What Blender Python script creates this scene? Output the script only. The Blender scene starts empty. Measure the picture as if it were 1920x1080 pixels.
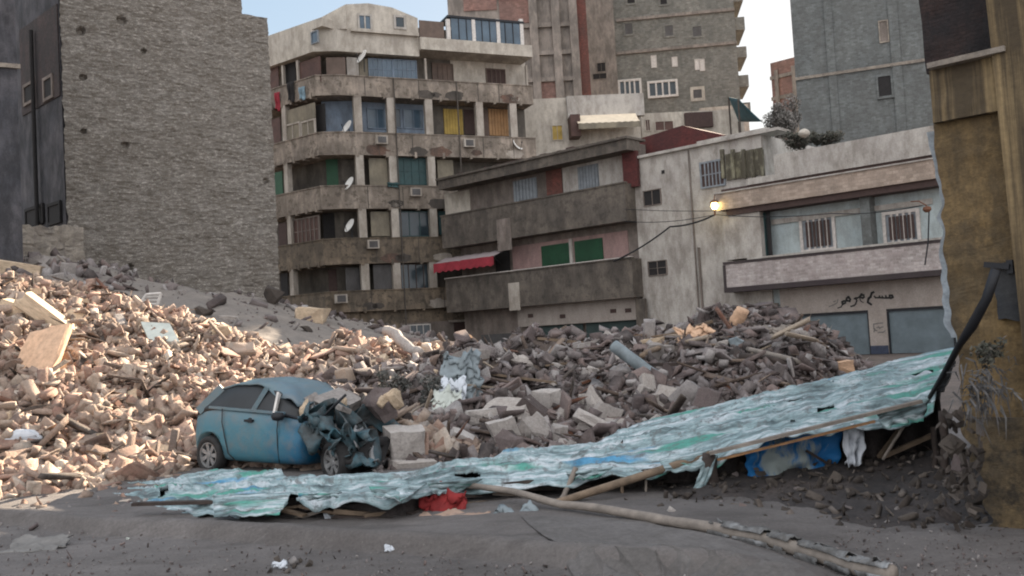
import bpy, bmesh, math, random
import numpy as np
from mathutils import Vector, Matrix, noise
R = math.radians
random.seed(7); rng = np.random.default_rng(7)
scene = bpy.context.scene
C = scene.collection

# ------------------------------------------------------------------ camera, sky, sun, exposure
F_PX, PITCH, ROLL, EYE = 1776.0, R(2.762), R(3.29), 2.03
cam = bpy.data.cameras.new('camera'); camo = bpy.data.objects.new('camera', cam); C.objects.link(camo)
cam.sensor_width = 36.0; cam.lens = 36.0*F_PX/1920.0; cam.clip_start = .1; cam.clip_end = 2000
CAMROT = Matrix.Rotation(R(90)+PITCH, 3, 'X') @ Matrix.Rotation(-ROLL, 3, 'Z')
camo.matrix_world = Matrix.Translation((0, 0, EYE)) @ CAMROT.to_4x4()
scene.camera = camo
SUN_AZ, SUN_EL = R(24.5), R(21)          # azimuth measured from +Y towards +X
w = bpy.data.worlds.new('World'); scene.world = w; w.use_nodes = True
nt = w.node_tree; nt.nodes.clear()
sky = nt.nodes.new('ShaderNodeTexSky'); sky.sky_type = 'NISHITA'; sky.sun_disc = False
sky.sun_elevation = SUN_EL; sky.sun_rotation = SUN_AZ; sky.air_density = 1.0; sky.dust_density = .4; sky.ozone_density = 1.0
gm_ = nt.nodes.new('ShaderNodeGamma'); gm_.inputs['Gamma'].default_value = .28; nt.links.new(sky.outputs[0], gm_.inputs['Color'])
hs = nt.nodes.new('ShaderNodeHueSaturation'); hs.inputs['Saturation'].default_value = 2.1; hs.inputs['Value'].default_value = 1.0; nt.links.new(gm_.outputs[0], hs.inputs['Color'])
bg = nt.nodes.new('ShaderNodeBackground'); bg.inputs[1].default_value = .15
wo = nt.nodes.new('ShaderNodeOutputWorld'); 
# pale sky ahead; unseen bright cloud added overhead and behind to light the facades
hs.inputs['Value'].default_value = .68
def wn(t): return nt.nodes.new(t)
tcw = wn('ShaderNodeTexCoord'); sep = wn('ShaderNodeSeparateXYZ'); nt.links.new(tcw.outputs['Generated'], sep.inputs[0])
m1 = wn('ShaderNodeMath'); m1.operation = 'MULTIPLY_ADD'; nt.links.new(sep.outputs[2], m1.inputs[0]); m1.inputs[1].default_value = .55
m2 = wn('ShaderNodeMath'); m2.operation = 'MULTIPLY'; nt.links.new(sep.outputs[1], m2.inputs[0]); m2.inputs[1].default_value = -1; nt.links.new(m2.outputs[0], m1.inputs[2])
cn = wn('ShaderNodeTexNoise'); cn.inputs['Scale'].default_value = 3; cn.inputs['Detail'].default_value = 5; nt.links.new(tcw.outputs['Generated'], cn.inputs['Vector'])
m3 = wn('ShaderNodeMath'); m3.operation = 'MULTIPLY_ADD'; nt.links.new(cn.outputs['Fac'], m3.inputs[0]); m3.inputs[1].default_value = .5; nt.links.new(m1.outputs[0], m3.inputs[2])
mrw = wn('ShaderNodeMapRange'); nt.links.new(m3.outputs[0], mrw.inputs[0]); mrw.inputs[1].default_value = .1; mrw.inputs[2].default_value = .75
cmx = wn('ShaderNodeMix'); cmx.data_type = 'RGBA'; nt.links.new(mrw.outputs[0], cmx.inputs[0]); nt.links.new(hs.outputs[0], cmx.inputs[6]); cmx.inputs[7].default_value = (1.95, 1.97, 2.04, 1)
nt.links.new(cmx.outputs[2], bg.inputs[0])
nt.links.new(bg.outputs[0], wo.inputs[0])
sun = bpy.data.lights.new('sun', 'SUN'); sun.energy = 4.9; sun.angle = R(.5); sun.color = (1, .83, .64)
suno = bpy.data.objects.new('sun', sun); C.objects.link(suno)
sd = Vector((math.sin(SUN_AZ)*math.cos(SUN_EL), math.cos(SUN_AZ)*math.cos(SUN_EL), math.sin(SUN_EL)))
suno.rotation_euler = sd.to_track_quat('Z', 'Y').to_euler(); suno.location = (0, 0, 60)
scene.view_settings.view_transform = 'Standard'; scene.view_settings.look = 'None'
scene.view_settings.gamma = 1; scene.view_settings.exposure = 2.42
scene.render.filter_size = 1.9
scene.cycles.pixel_filter_type = 'BLACKMAN_HARRIS'; scene.cycles.filter_width = 2.0

# ------------------------------------------------------------------ measuring the place
def ray(px, py):
    d = CAMROT @ Vector(((px-960)/F_PX, -(py-540)/F_PX, -1)); return d/d.y
def at(px, py, Y): return Vector((0, 0, EYE)) + ray(px, py)*Y
def onground(px, py, z=0.0):
    d = ray(px, py); t = (z-EYE)/d.z; return Vector((0, 0, EYE)) + d*t
class Pl:                                   # a vertical facade plane: origin, direction u, outward normal n
    def __init__(s, O, u):
        s.O = Vector((O[0], O[1], 0)); s.u = Vector((u[0], u[1], 0)).normalized(); s.n = Vector((s.u.y, -s.u.x, 0))
    def hit(s, px, py, d=0):
        r = ray(px, py); o = Vector((0, 0, EYE)); t = (d-(o-s.O).dot(s.n))/r.dot(s.n); q = o+r*t
        return (q-s.O).dot(s.u), q.z
    def p(s, u, z, d=0): return s.O + s.u*u + s.n*d + Vector((0, 0, z))
    def rect(s, x0, y0, x1, y1, d=0):
        ym = (y0+y1)/2; xm = (x0+x1)/2
        return s.hit(x0, ym, d)[0], s.hit(x1, ym, d)[0], s.hit(xm, y1, d)[1], s.hit(xm, y0, d)[1]
    def zz(s, a, b, d=0): return (s.hit(*a, d)[1]+s.hit(*b, d)[1])/2

# ------------------------------------------------------------------ materials
MATS = {}
def nmat(name):
    m = bpy.data.materials.new(name); m.use_nodes = True; t = m.node_tree; b = t.nodes['Principled BSDF']
    MATS[name] = m; return m, t, b, t.nodes.new, t.links.new
def rgba(c): return (c[0], c[1], c[2], 1)
def ramp(N, L, src, stops):
    r = N('ShaderNodeValToRGB'); e = r.color_ramp.elements
    while len(e) < len(stops): e.new(.5)
    for k, (p, c) in enumerate(stops): e[k].position = p; e[k].color = rgba(c) if hasattr(c, '__len__') else (c, c, c, 1)
    L(src, r.inputs[0]); return r.outputs[0]
def mixc(N, L, fac, a, b, mode='MIX'):
    m = N('ShaderNodeMix'); m.data_type = 'RGBA'; m.blend_type = mode; m.clamp_factor = True
    for i, v in ((0, fac), (6, a), (7, b)):
        if hasattr(v, 'is_linked') or hasattr(v, 'links'): L(v, m.inputs[i])
        elif i == 0: m.inputs[0].default_value = v
        else: m.inputs[i].default_value = rgba(v)
    return m.outputs[2]
def noisy(N, L, vec, scale, detail=5, rough=.6, stretch=(1, 1, 1), w=0):
    mp = N('ShaderNodeMapping'); mp.inputs['Scale'].default_value = stretch; mp.inputs['Location'].default_value = (w*3.1, w*1.7, w); L(vec, mp.inputs[0])
    n = N('ShaderNodeTexNoise'); n.inputs['Scale'].default_value = scale; n.inputs['Detail'].default_value = detail; n.inputs['Roughness'].default_value = rough
    L(mp.outputs[0], n.inputs['Vector']); return n.outputs['Fac']
def wallmat(name, c1, c2, grime=(.05, .045, .04), amt=.5, patch=.5, streak=2.2, brick=None, bump=.4, rough=.9, lo=.45, hi=.62, obj=False, spots=0, fine=.35, sv=(.8, .3, 1), courses=0):
    m, t, b, N, L = nmat(name)
    tc = N('ShaderNodeTexCoord'); vec = tc.outputs['Object' if obj else 'UV']; sd_ = len(MATS)*1.37
    col = mixc(N, L, ramp(N, L, noisy(N, L, vec, patch, 6, .65, w=sd_), [(.38, 0), (.62, 1)]), c1, c2)
    hgt = noisy(N, L, vec, 9, 6, .7, w=sd_+2)
    if brick:
        br = N('ShaderNodeTexBrick'); br.inputs['Scale'].default_value = brick[0]; br.inputs['Mortar Size'].default_value = brick[1]
        br.inputs['Brick Width'].default_value = .5; br.inputs['Row Height'].default_value = .25; br.inputs['Bias'].default_value = 0
        br.inputs['Color1'].default_value = (1, 1, 1, 1); br.inputs['Color2'].default_value = (.5, .48, .46, 1); br.inputs['Mortar'].default_value = rgba((brick[2],)*3)
        wv = N('ShaderNodeMix'); wv.data_type = 'VECTOR'; wv.inputs[0].default_value = brick[3]
        nn = N('ShaderNodeTexNoise'); nn.inputs['Scale'].default_value = 1.6; nn.inputs['Detail'].default_value = 5; L(vec, nn.inputs['Vector'])
        L(vec, wv.inputs[4]); L(nn.outputs['Color'], wv.inputs[5]); L(wv.outputs[1], br.inputs['Vector'])
        col = mixc(N, L, .75, col, br.outputs['Color'], 'MULTIPLY')
        hh = N('ShaderNodeMath'); hh.operation = 'MULTIPLY_ADD'; L(br.outputs['Fac'], hh.inputs[0]); hh.inputs[1].default_value = -.8; L(hgt, hh.inputs[2]); hgt = hh.outputs[0]
    st = noisy(N, L, vec, streak, 6, .7, sv if not obj else (1, 1, .4), w=sd_+5)
    big = noisy(N, L, vec, .35, 4, .6, w=sd_+7)
    mu = N('ShaderNodeMath'); mu.operation = 'MULTIPLY_ADD'; L(big, mu.inputs[0]); mu.inputs[1].default_value = .5; 
    L(st, mu.inputs[2]); s2 = N('ShaderNodeMath'); s2.operation = 'MULTIPLY'; L(mu.outputs[0], s2.inputs[0]); s2.inputs[1].default_value = .72
    gm = ramp(N, L, s2.outputs[0], [(lo, 0), (hi, amt)])
    col = mixc(N, L, gm, col, grime)
    if spots:
        col = mixc(N, L, ramp(N, L, noisy(N, L, vec, 1.9, 8, .75, w=sd_+11), [(.52, 0), (.60, spots)]), col, grime)
    if courses: col = mixc(N, L, ramp(N, L, noisy(N, L, vec, 1.0, 7, .8, (1.1, 8, 1), w=sd_+13), [(.50, 0), (.62, courses)]), col, grime); col = mixc(N, L, ramp(N, L, noisy(N, L, vec, 7, 5, .8, (.7, 1.6, 1), w=sd_+15), [(.52, 0), (.66, courses)]), col, tuple(min(1, v*1.5) for v in c2))
    fn = ramp(N, L, noisy(N, L, vec, 22, 4, .7, w=sd_+9), [(.25, 1-fine), (.75, 1+fine*.4)])
    col = mixc(N, L, 1.0, col, fn, 'MULTIPLY')
    L(col, b.inputs['Base Color']); b.inputs['Roughness'].default_value = rough
    bp = N('ShaderNodeBump'); bp.inputs['Strength'].default_value = bump; bp.inputs['Distance'].default_value = .03
    L(hgt, bp.inputs['Height']); L(bp.outputs[0], b.inputs['Normal'])
    return m
def plain(name, c, rough=.6, metal=0, var=.3, scale=6, bump=.1):
    m, t, b, N, L = nmat(name); tc = N('ShaderNodeTexCoord')
    f = ramp(N, L, noisy(N, L, tc.outputs['Object'], scale, 5, .65, w=len(MATS)), [(.3, 1-var), (.7, 1+var*.5)])
    L(mixc(N, L, 1.0, c, f, 'MULTIPLY'), b.inputs['Base Color']); b.inputs['Roughness'].default_value = rough; b.inputs['Metallic'].default_value = metal
    bp = N('ShaderNodeBump'); bp.inputs['Strength'].default_value = bump; bp.inputs['Distance'].default_value = .02
    L(noisy(N, L, tc.outputs['Object'], scale*3, 4), bp.inputs['Height']); L(bp.outputs[0], b.inputs['Normal']); return m
def rubmat(name, stops, dust=(.36, .29, .25), damt=.5, scale=5):
    """piece colour by island or by object, a coat of dust on it"""
    m, t, b, N, L = nmat(name); tc = N('ShaderNodeTexCoord'); g = N('ShaderNodeNewGeometry'); oi = N('ShaderNodeObjectInfo')
    ad = N('ShaderNodeMath'); ad.operation = 'ADD'; L(g.outputs['Random Per Island'], ad.inputs[0]); L(oi.outputs['Random'], ad.inputs[1])
    fr = N('ShaderNodeMath'); fr.operation = 'FRACT'; L(ad.outputs[0], fr.inputs[0])
    r = ramp(N, L, fr.outputs[0], stops); r.node.color_ramp.interpolation = 'CONSTANT'
    col = mixc(N, L, ramp(N, L, noisy(N, L, tc.outputs['Object'], scale, 6, .7), [(.35, 0), (.7, damt)]), r, dust)
    fn = ramp(N, L, noisy(N, L, tc.outputs['Object'], scale*5, 4, .7), [(.25, .62), (.75, 1.15)])
    col = mixc(N, L, 1.0, col, fn, 'MULTIPLY')
    lf = ramp(N, L, noisy(N, L, tc.outputs['Object'], .55, 4, .6, w=7), [(.35, .66), (.65, 1.12)]) if 'rub_' in name else None
    if lf: col = mixc(N, L, 1.0, col, lf, 'MULTIPLY')
    L(col, b.inputs['Base Color']); b.inputs['Roughness'].default_value = .95
    bp = N('ShaderNodeBump'); bp.inputs['Strength'].default_value = .7; bp.inputs['Distance'].default_value = .03
    L(noisy(N, L, tc.outputs['Object'], scale*4, 6, .7), bp.inputs['Height']); L(bp.outputs[0], b.inputs['Normal']); return m

M = {}
M['stone'] = wallmat('stone', (0.302, 0.274, 0.241), (0.403, 0.370, 0.330), grime=(0.171, 0.144, 0.116), amt=.5, brick=(4.2, .03, .55, .3), bump=1.0, spots=.6, courses=.8, patch=.9, lo=.42, hi=.6, fine=.6)
M['stone_patch'] = wallmat('stone_patch', (0.362, 0.310, 0.257), (0.447, 0.391, 0.321), grime=(.15, .13, .115), amt=.45, brick=(3.1, .03, .75, .3), bump=.7, patch=1.5, spots=.5)
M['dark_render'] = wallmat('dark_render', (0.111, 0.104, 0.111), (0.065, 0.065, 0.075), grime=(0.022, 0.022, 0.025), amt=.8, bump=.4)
M['dark_brick'] = wallmat('dark_brick', (.10, .07, .065), (.07, .05, .05), grime=(.03, .03, .03), amt=.6, brick=(3.2, .03, .35, .03), bump=.6)
M['cream'] = wallmat('cream', (0.621, 0.567, 0.486), (0.513, 0.466, 0.405), grime=(0.193, 0.161, 0.128), amt=.5, bump=.3)
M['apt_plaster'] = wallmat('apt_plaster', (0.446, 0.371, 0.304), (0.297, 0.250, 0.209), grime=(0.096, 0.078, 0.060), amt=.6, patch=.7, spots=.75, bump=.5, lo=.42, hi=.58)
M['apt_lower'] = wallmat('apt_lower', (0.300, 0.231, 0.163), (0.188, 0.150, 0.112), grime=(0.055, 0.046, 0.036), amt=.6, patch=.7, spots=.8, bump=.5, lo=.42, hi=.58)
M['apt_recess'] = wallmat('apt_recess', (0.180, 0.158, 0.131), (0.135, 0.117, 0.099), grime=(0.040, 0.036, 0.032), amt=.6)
M['apt_column'] = wallmat('apt_column', (0.525, 0.475, 0.413), (0.425, 0.375, 0.325), grime=(0.151, 0.120, 0.089), amt=.5)
M['bare_dark'] = wallmat('bare_dark', (.12, .10, .085), (.07, .06, .05), amt=.6, patch=2)
M['bare_brick'] = wallmat('bare_brick', (.25, .15, .11), (.17, .11, .085), amt=.6, brick=(4, .03, .6, .02))
M['bare_pale'] = wallmat('bare_pale', (.48, .42, .36), (.40, .35, .30), amt=.4)
M['pale_blue'] = wallmat('pale_blue', (.28, .34, .42), (.22, .28, .36), amt=.4)
M['beige_panel'] = wallmat('beige_panel', (.30, .26, .19), (.24, .21, .16), amt=.4)
M['grey_panel2'] = wallmat('paper_scraps', (.34, .35, .36), (.15, .145, .14), grime=(.06, .055, .05), amt=.8, patch=6, spots=.7, obj=True)
M['grey_panel'] = wallmat('grey_panel', (.13, .125, .125), (.10, .095, .095), amt=.4)
M['brown_concrete'] = wallmat('brown_concrete', (0.178, 0.149, 0.121), (0.121, 0.103, 0.086), grime=(0.040, 0.033, 0.029), amt=.6, patch=.8, spots=.5, bump=.5)
M['brown_wall'] = wallmat('brown_wall', (0.265, 0.218, 0.190), (0.196, 0.167, 0.144), grime=(0.069, 0.055, 0.046), amt=.6)
M['pink'] = wallmat('pink', (.42, .27, .25), (.34, .23, .21), amt=.35)
M['white_wall'] = wallmat('white_wall', (0.529, 0.494, 0.448), (0.448, 0.414, 0.380), grime=(0.136, 0.108, 0.085), amt=.6, streak=2.6, lo=.46, hi=.66)
M['stain_wall'] = wallmat('stain_wall', (0.396, 0.374, 0.286), (0.264, 0.242, 0.143), grime=(.06, .05, .035), amt=.9, streak=3, lo=.38, hi=.55)
M['blue_white'] = wallmat('blue_white', (0.506, 0.575, 0.575), (0.437, 0.506, 0.517), grime=(0.168, 0.157, 0.134), amt=.4)
M['tile_band'] = wallmat('tile_band', (0.552, 0.437, 0.356), (0.483, 0.391, 0.322), grime=(0.207, 0.161, 0.127), amt=.4, brick=(1.6, .02, .6, 0))
M['tile_white'] = wallmat('tile_white', (0.575, 0.506, 0.483), (0.506, 0.460, 0.437), grime=(0.207, 0.161, 0.149), amt=.4, brick=(1.8, .03, .7, 0))
M['shop_wall'] = wallmat('shop_wall', (0.414, 0.362, 0.322), (0.368, 0.322, 0.287), grime=(0.184, 0.149, 0.127), amt=.35)
M['purple_band'] = wallmat('purple_band', (.045, .032, .036), (.06, .045, .045), amt=.4)
M['maroon'] = wallmat('maroon', (.17, .035, .03), (.11, .03, .028), grime=(.05, .02, .02), amt=.5, brick=(3, .02, .6, 0))
M['brick_red'] = wallmat('brick_red', (.25, .085, .065), (.19, .075, .06), amt=.4, brick=(2.4, .02, .6, 0))
M['tower_render'] = wallmat('tower_render', (0.305, 0.293, 0.260), (0.247, 0.240, 0.215), grime=(0.110, 0.110, 0.099), amt=.5, patch=.25, brick=(1.1, .02, .7, .02), spots=.35)
M['tower_conc'] = wallmat('tower_conc', (0.338, 0.288, 0.250), (0.275, 0.237, 0.206), amt=.5, patch=.4)
M['tower_brick'] = wallmat('tower_brick', (0.375, 0.213, 0.175), (0.312, 0.188, 0.156), grime=(.14, .09, .08), amt=.5, brick=(1.2, .02, .7, 0))
M['grey_block'] = wallmat('grey_block', (0.206, 0.219, 0.213), (0.163, 0.175, 0.173), grime=(0.099, 0.099, 0.094), amt=.5, patch=.3, brick=(1.6, .02, .75, 0), spots=.3)
M['yellow_wall'] = wallmat('yellow_wall', (0.255, 0.167, 0.071), (0.166, 0.115, 0.057), grime=(0.049, 0.038, 0.025), amt=.7, patch=.8, spots=.45, streak=4, bump=.7, lo=.40, hi=.62, fine=.45, sv=(1, .25, 1))
M['yellow_streak'] = wallmat('yellow_streak', (0.330, 0.237, 0.121), (0.220, 0.154, 0.077), grime=(.055, .04, .024), amt=.95, patch=.8, streak=4, bump=.35, lo=.38, hi=.54, fine=.25, sv=(1.3, .04, 1))
M['burnt_brick'] = wallmat('burnt_brick', (0.066, 0.036, 0.030), (0.040, 0.026, 0.026), grime=(.012, .012, .014), amt=.8, patch=2.5, spots=.6, bump=1, brick=(7, .04, .5, .03))
M['wall_base'] = wallmat('wall_base', (.20, .14, .07), (.12, .09, .055), grime=(.03, .025, .02), amt=.8, patch=2, spots=.8, bump=1.2)
M['plaster_edge'] = wallmat('plaster_edge', (.44, .50, .55), (.34, .38, .42), grime=(.15, .14, .13), amt=.5, obj=True)
M['dark_paint'] = wallmat('dark_paint', (.025, .028, .035), (.04, .042, .045), amt=.5, patch=3)
M['dust_soil'] = wallmat('dust_soil', (0.182, 0.140, 0.115), (0.133, 0.105, 0.091), grime=(0.070, 0.056, 0.049), amt=.6, patch=1.1, obj=True, spots=.6, bump=1, fine=.5)  # soil darkened all over so gaps between rubble pieces look deep in shade
M['grey_soil'] = wallmat('grey_soil', (0.255, 0.221, 0.191), (0.212, 0.187, 0.166), grime=(.15, .13, .115), amt=.5, patch=.6, obj=True, bump=.8)
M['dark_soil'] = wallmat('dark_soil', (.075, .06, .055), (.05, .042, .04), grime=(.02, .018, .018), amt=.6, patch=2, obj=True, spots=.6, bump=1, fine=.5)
M['rub_sun'] = rubmat('rub_sun', [(0, (0.338, 0.217, 0.170)), (.16, (0.389, 0.289, 0.231)), (.32, (0.236, 0.177, 0.146)), (.44, (0.439, 0.354, 0.285)), (.56, (0.279, 0.161, 0.123)), (.68, (0.144, 0.104, 0.092)), (.76, (0.389, 0.305, 0.247)), (.92, (0.557, 0.482, 0.409))], (0.422, 0.305, 0.231), .7)  # rubble palette for sunlit places, lighter and warmer than its shaded copy
M['rub_shade'] = rubmat('rub_shade', [(0, (0.144, 0.112, 0.108)), (.18, (0.256, 0.224, 0.216)), (.34, (0.088, 0.064, 0.058)), (.48, (0.192, 0.160, 0.152)), (.60, (0.400, 0.368, 0.352)), (.74, (0.056, 0.045, 0.042)), (.85, (0.216, 0.160, 0.144))], (0.224, 0.188, 0.176), .5)  # same rubble darkened for shaded places, shade put into the colour
M['rub_dark'] = rubmat('rub_dark', [(0, (.07, .055, .045)), (.3, (.11, .09, .075)), (.6, (.045, .036, .03)), (.85, (.19, .16, .14))], (.10, .08, .068))
M['splinter'] = rubmat('splinter', [(0, (.10, .07, .055)), (.3, (.24, .18, .14)), (.5, (.05, .04, .035)), (.7, (.36, .29, .22)), (.88, (.16, .07, .045))], (.28, .22, .18), .4)
M['concrete'] = rubmat('concrete', [(0, (0.458, 0.414, 0.378)), (.35, (0.528, 0.484, 0.449)), (.7, (0.387, 0.352, 0.326))], (0.299, 0.255, 0.229), .5, 3)
M['orange_slab'] = rubmat('orange_slab', [(0, (.66, .42, .27))], (.55, .40, .29), .4, 2)
M['beige_slab'] = rubmat('beige_slab', [(0, (.60, .46, .32))], (.46, .36, .27), .4, 2)
M['grey_slab'] = rubmat('grey_slab', [(0, (.30, .27, .25))], (.24, .21, .19), .6, 2)
M['white_board'] = plain('white_board', (.50, .53, .48), .8, 0, .25, 3)
M['white_cloth'] = plain('white_cloth', (.55, .58, .62), .8, 0, .25, 4)
M['blue_cloth'] = plain('blue_cloth', (.22, .32, .38), .8, 0, .5, 3)
M['red_cloth'] = plain('red_cloth', (.25, .018, .018), .85, 0, .4, 5)
M['cardboard'] = plain('cardboard', (.36, .25, .19), .9, 0, .3, 3)
M['timber'] = plain('timber', (.20, .145, .10), .85, 0, .45, 5, .5)
M['timber_grey'] = plain('timber_grey', (.24, .205, .175), .85, 0, .4, 5, .5)
M['timber_dark'] = plain('timber_dark', (.05, .036, .03), .85, 0, .5, 5, .5)
M['timber_orange'] = plain('timber_orange', (.28, .15, .07), .85, 0, .4, 5, .5)
M['black_metal'] = plain('black_metal', (.015, .016, .02), .55, .3)
M['rust'] = plain('rust', (.16, .07, .04), .8, .2)
M['pvc'] = plain('pvc', (.20, .235, .25), .6, 0, .4, 3)
M['white_metal'] = plain('white_metal', (.62, .58, .54), .6)
M['dish'] = plain('dish', (.80, .78, .74), .5, 0, .1)
M['glass'] = plain('glass', (.03, .045, .055), .15, 0, .4, .8, 0)
M['car_glass'] = plain('car_glass', (.012, .014, .016), .45, 0, .6, 3, .1)
M['glass_blue'] = plain('glass_blue', (.07, .11, .15), .2, 0, .4, .8, 0)
M['dark'] = plain('dark', (.02, .018, .018), .9)
M['dark_brown'] = plain('dark_brown', (.06, .035, .03), .8)
M['green_shutter'] = plain('green_shutter', (.012, .07, .03), .6, 0, .3, 2)
M['teal_shutter'] = plain('teal_shutter', (.02, .06, .062), .6, 0, .4, 2)
M['roller_grey'] = plain('roller_grey', (.15, .19, .21), .55, .1, .25, 1.5)
M['roller_green'] = plain('roller_green', (.045, .07, .068), .6, .1, .3, 1.5)
M['grey_shutter'] = plain('grey_shutter', (.22, .24, .26), .7, 0, .3, 3)
M['yellow_shutter'] = plain('yellow_shutter', (.42, .29, .07), .7, 0, .35, 2)
M['orange_shutter'] = plain('orange_shutter', (.42, .24, .11), .7, 0, .35, 2)
M['brown_shutter'] = plain('brown_shutter', (.13, .09, .07), .7, 0, .3, 2)
M['wood_brown'] = plain('wood_brown', (.09, .045, .035), .7, 0, .4, 2)
M['awning_cream'] = plain('awning_cream', (.78, .66, .50), .8, 0, .15, 2)
M['awning_red'] = plain('awning_red', (.30, .025, .04), .8, 0, .3, 2)
M['awning_grey'] = plain('awning_grey', (.30, .25, .25), .8, 0, .2, 2)
M['green_tarp'] = plain('green_tarp', (.02, .075, .09), .7, 0, .4, .8)
M['leaf'] = rubmat('leaf', [(0, (.07, .075, .055)), (.3, (.11, .105, .08)), (.6, (.05, .055, .045)), (.85, (.16, .14, .12))], (.15, .13, .11), .4)
M['dusty_leaf'] = rubmat('dusty_leaf', [(0, (.16, .145, .13)), (.3, (.24, .22, .20)), (.6, (.09, .085, .075)), (.85, (.30, .28, .26))], (.22, .20, .18), .4)
M['twig'] = plain('twig', (.07, .06, .05), .9)
M['net'] = rubmat('net', [(0, (.10, .11, .10)), (.35, (.16, .15, .135)), (.7, (.06, .065, .062))], (.18, .155, .14), .5)
M['tuft'] = rubmat('tuft', [(0, (.11, .105, .105)), (.4, (.07, .068, .07)), (.7, (.15, .145, .14))], (.16, .15, .14), .3)
M['ink'] = plain('ink', (.012, .012, .012), .7)
M['ink_faint'] = plain('ink_faint', (.16, .15, .14), .8)
M['dark_blue_paint'] = plain('dark_blue_paint', (.03, .04, .07), .7)
M['rubber'] = plain('rubber', (.025, .024, .024), .85, 0, .6, 8)
M['rim'] = plain('rim', (.26, .26, .26), .5, .4, .4, 8)
M['window_frame'] = plain('window_frame', (.55, .50, .46), .7)
def glow():
    m, t, b, N, L = nmat('bulb_glow'); b.inputs['Emission Color'].default_value = (1, .78, .30, 1); b.inputs['Emission Strength'].default_value = 5
    b.inputs['Base Color'].default_value = (.8, .6, .2, 1); return m
M['bulb'] = glow()
def carpaint():
    m, t, b, N, L = nmat('car_paint'); tc = N('ShaderNodeTexCoord'); o = tc.outputs['Object']
    sp = N('ShaderNodeSeparateXYZ'); L(o, sp.inputs[0])
    ad = N('ShaderNodeMath'); ad.operation = 'MULTIPLY_ADD'; L(noisy(N, L, o, 1.3, 5, .6), ad.inputs[0]); ad.inputs[1].default_value = 1.6; L(sp.outputs[0], ad.inputs[2])
    base = ramp(N, L, ad.outputs[0], [(.0, (.13, .235, .30)), (1.0, (.11, .26, .35)), ]); base.node.color_ramp.elements[1].position = 1
    wiped = mixc(N, L, ramp(N, L, ad.outputs[0], [(.0, 0), (1.0, 0)]), base, (.02, .16, .34))
    mr = N('ShaderNodeMapRange'); L(ad.outputs[0], mr.inputs[0]); mr.inputs[1].default_value = 2.1; mr.inputs[2].default_value = 3.1
    col = mixc(N, L, mr.outputs[0], (.05, .165, .215), (.006, .10, .20))
    du = ramp(N, L, noisy(N, L, o, 3.5, 8, .75, w=3), [(.46, 0), (.70, .6)])
    col = mixc(N, L, du, col, (.17, .155, .145))
    up = N('ShaderNodeMapRange'); L(sp.outputs[2], up.inputs[0]); up.inputs[1].default_value = .75; up.inputs[2].default_value = 1.05; up.inputs[4].default_value = .45
    col = mixc(N, L, up.outputs[0], col, (.20, .20, .20))
    L(col, b.inputs['Base Color']); b.inputs['Roughness'].default_value = .5; b.inputs['Metallic'].default_value = .15
    bp = N('ShaderNodeBump'); bp.inputs['Strength'].default_value = .3; bp.inputs['Distance'].default_value = .06; L(noisy(N, L, o, 2.5, 4), bp.inputs['Height']); L(bp.outputs[0], b.inputs['Normal'])
    return m
M['car'] = carpaint()
M['car_wreck'] = wallmat('car_wreck', (.03, .13, .17), (.10, .12, .125), grime=(.03, .03, .03), amt=.8, patch=2.5, spots=.6, obj=True, rough=.6)
def tarpmat():
    m, t, b, N, L = nmat('printed_tarp'); tc = N('ShaderNodeTexCoord'); uv = tc.outputs['UV']
    c = ramp(N, L, noisy(N, L, uv, 1.0, 7, .7, (1.1, 7, 1)), [(.34, (.05, .07, .075)), (.42, (.15, .21, .22)), (.50, (.27, .37, .385)), (.60, (.55, .60, .63))])
    g = ramp(N, L, noisy(N, L, uv, 1.0, 3, .5, (.55, 2.0, 1), w=4), [(.57, 0), (.63, 1)])
    c = mixc(N, L, g, c, (.08, .30, .24))
    bl = ramp(N, L, noisy(N, L, uv, 1.0, 3, .5, (.5, 2.6, 1), w=9), [(.63, 0), (.69, 1)])
    c = mixc(N, L, bl, c, (.08, .28, .46))
    d = ramp(N, L, noisy(N, L, uv, 1.0, 8, .75, (5, 8, 1), w=2), [(.52, 0), (.60, .8)])
    c = mixc(N, L, d, c, (.12, .125, .125))
    fn = ramp(N, L, noisy(N, L, uv, 14, 5, .7), [(.3, .7), (.7, 1.1)]); c = mixc(N, L, 1.0, c, fn, 'MULTIPLY')
    L(c, b.inputs['Base Color']); b.inputs['Roughness'].default_value = .6
    bp = N('ShaderNodeBump'); bp.inputs['Strength'].default_value = .35; bp.inputs['Distance'].default_value = .03; L(noisy(N, L, uv, 1, 7, .7, (3, 14, 1)), bp.inputs['Height']); L(bp.outputs[0], b.inputs['Normal']); return m
M['dusty_rag2'] = plain('dusty_sheet', (.19, .18, .17), .95, 0, .4, 6)
M['dusty_rag'] = plain('dusty_rag', (.10, .10, .105), .95, 0, .5, 8)
M['tarp'] = tarpmat()
def bluesheet():
    m, t, b, N, L = nmat('peeling_blue'); tc = N('ShaderNodeTexCoord'); uv = tc.outputs['UV']
    c = mixc(N, L, ramp(N, L, noisy(N, L, uv, 1.5, 7, .65, (1.2, 1, 1)), [(.50, 0), (.55, 1)]), (.008, .13, .34), (.27, .31, .30))
    c = mixc(N, L, ramp(N, L, noisy(N, L, uv, 3, 7, .7, w=5), [(.55, 0), (.7, .7)]), c, (.12, .11, .10))
    L(c, b.inputs['Base Color']); b.inputs['Roughness'].default_value = .7; return m
M['blue_sheet'] = bluesheet()
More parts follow.
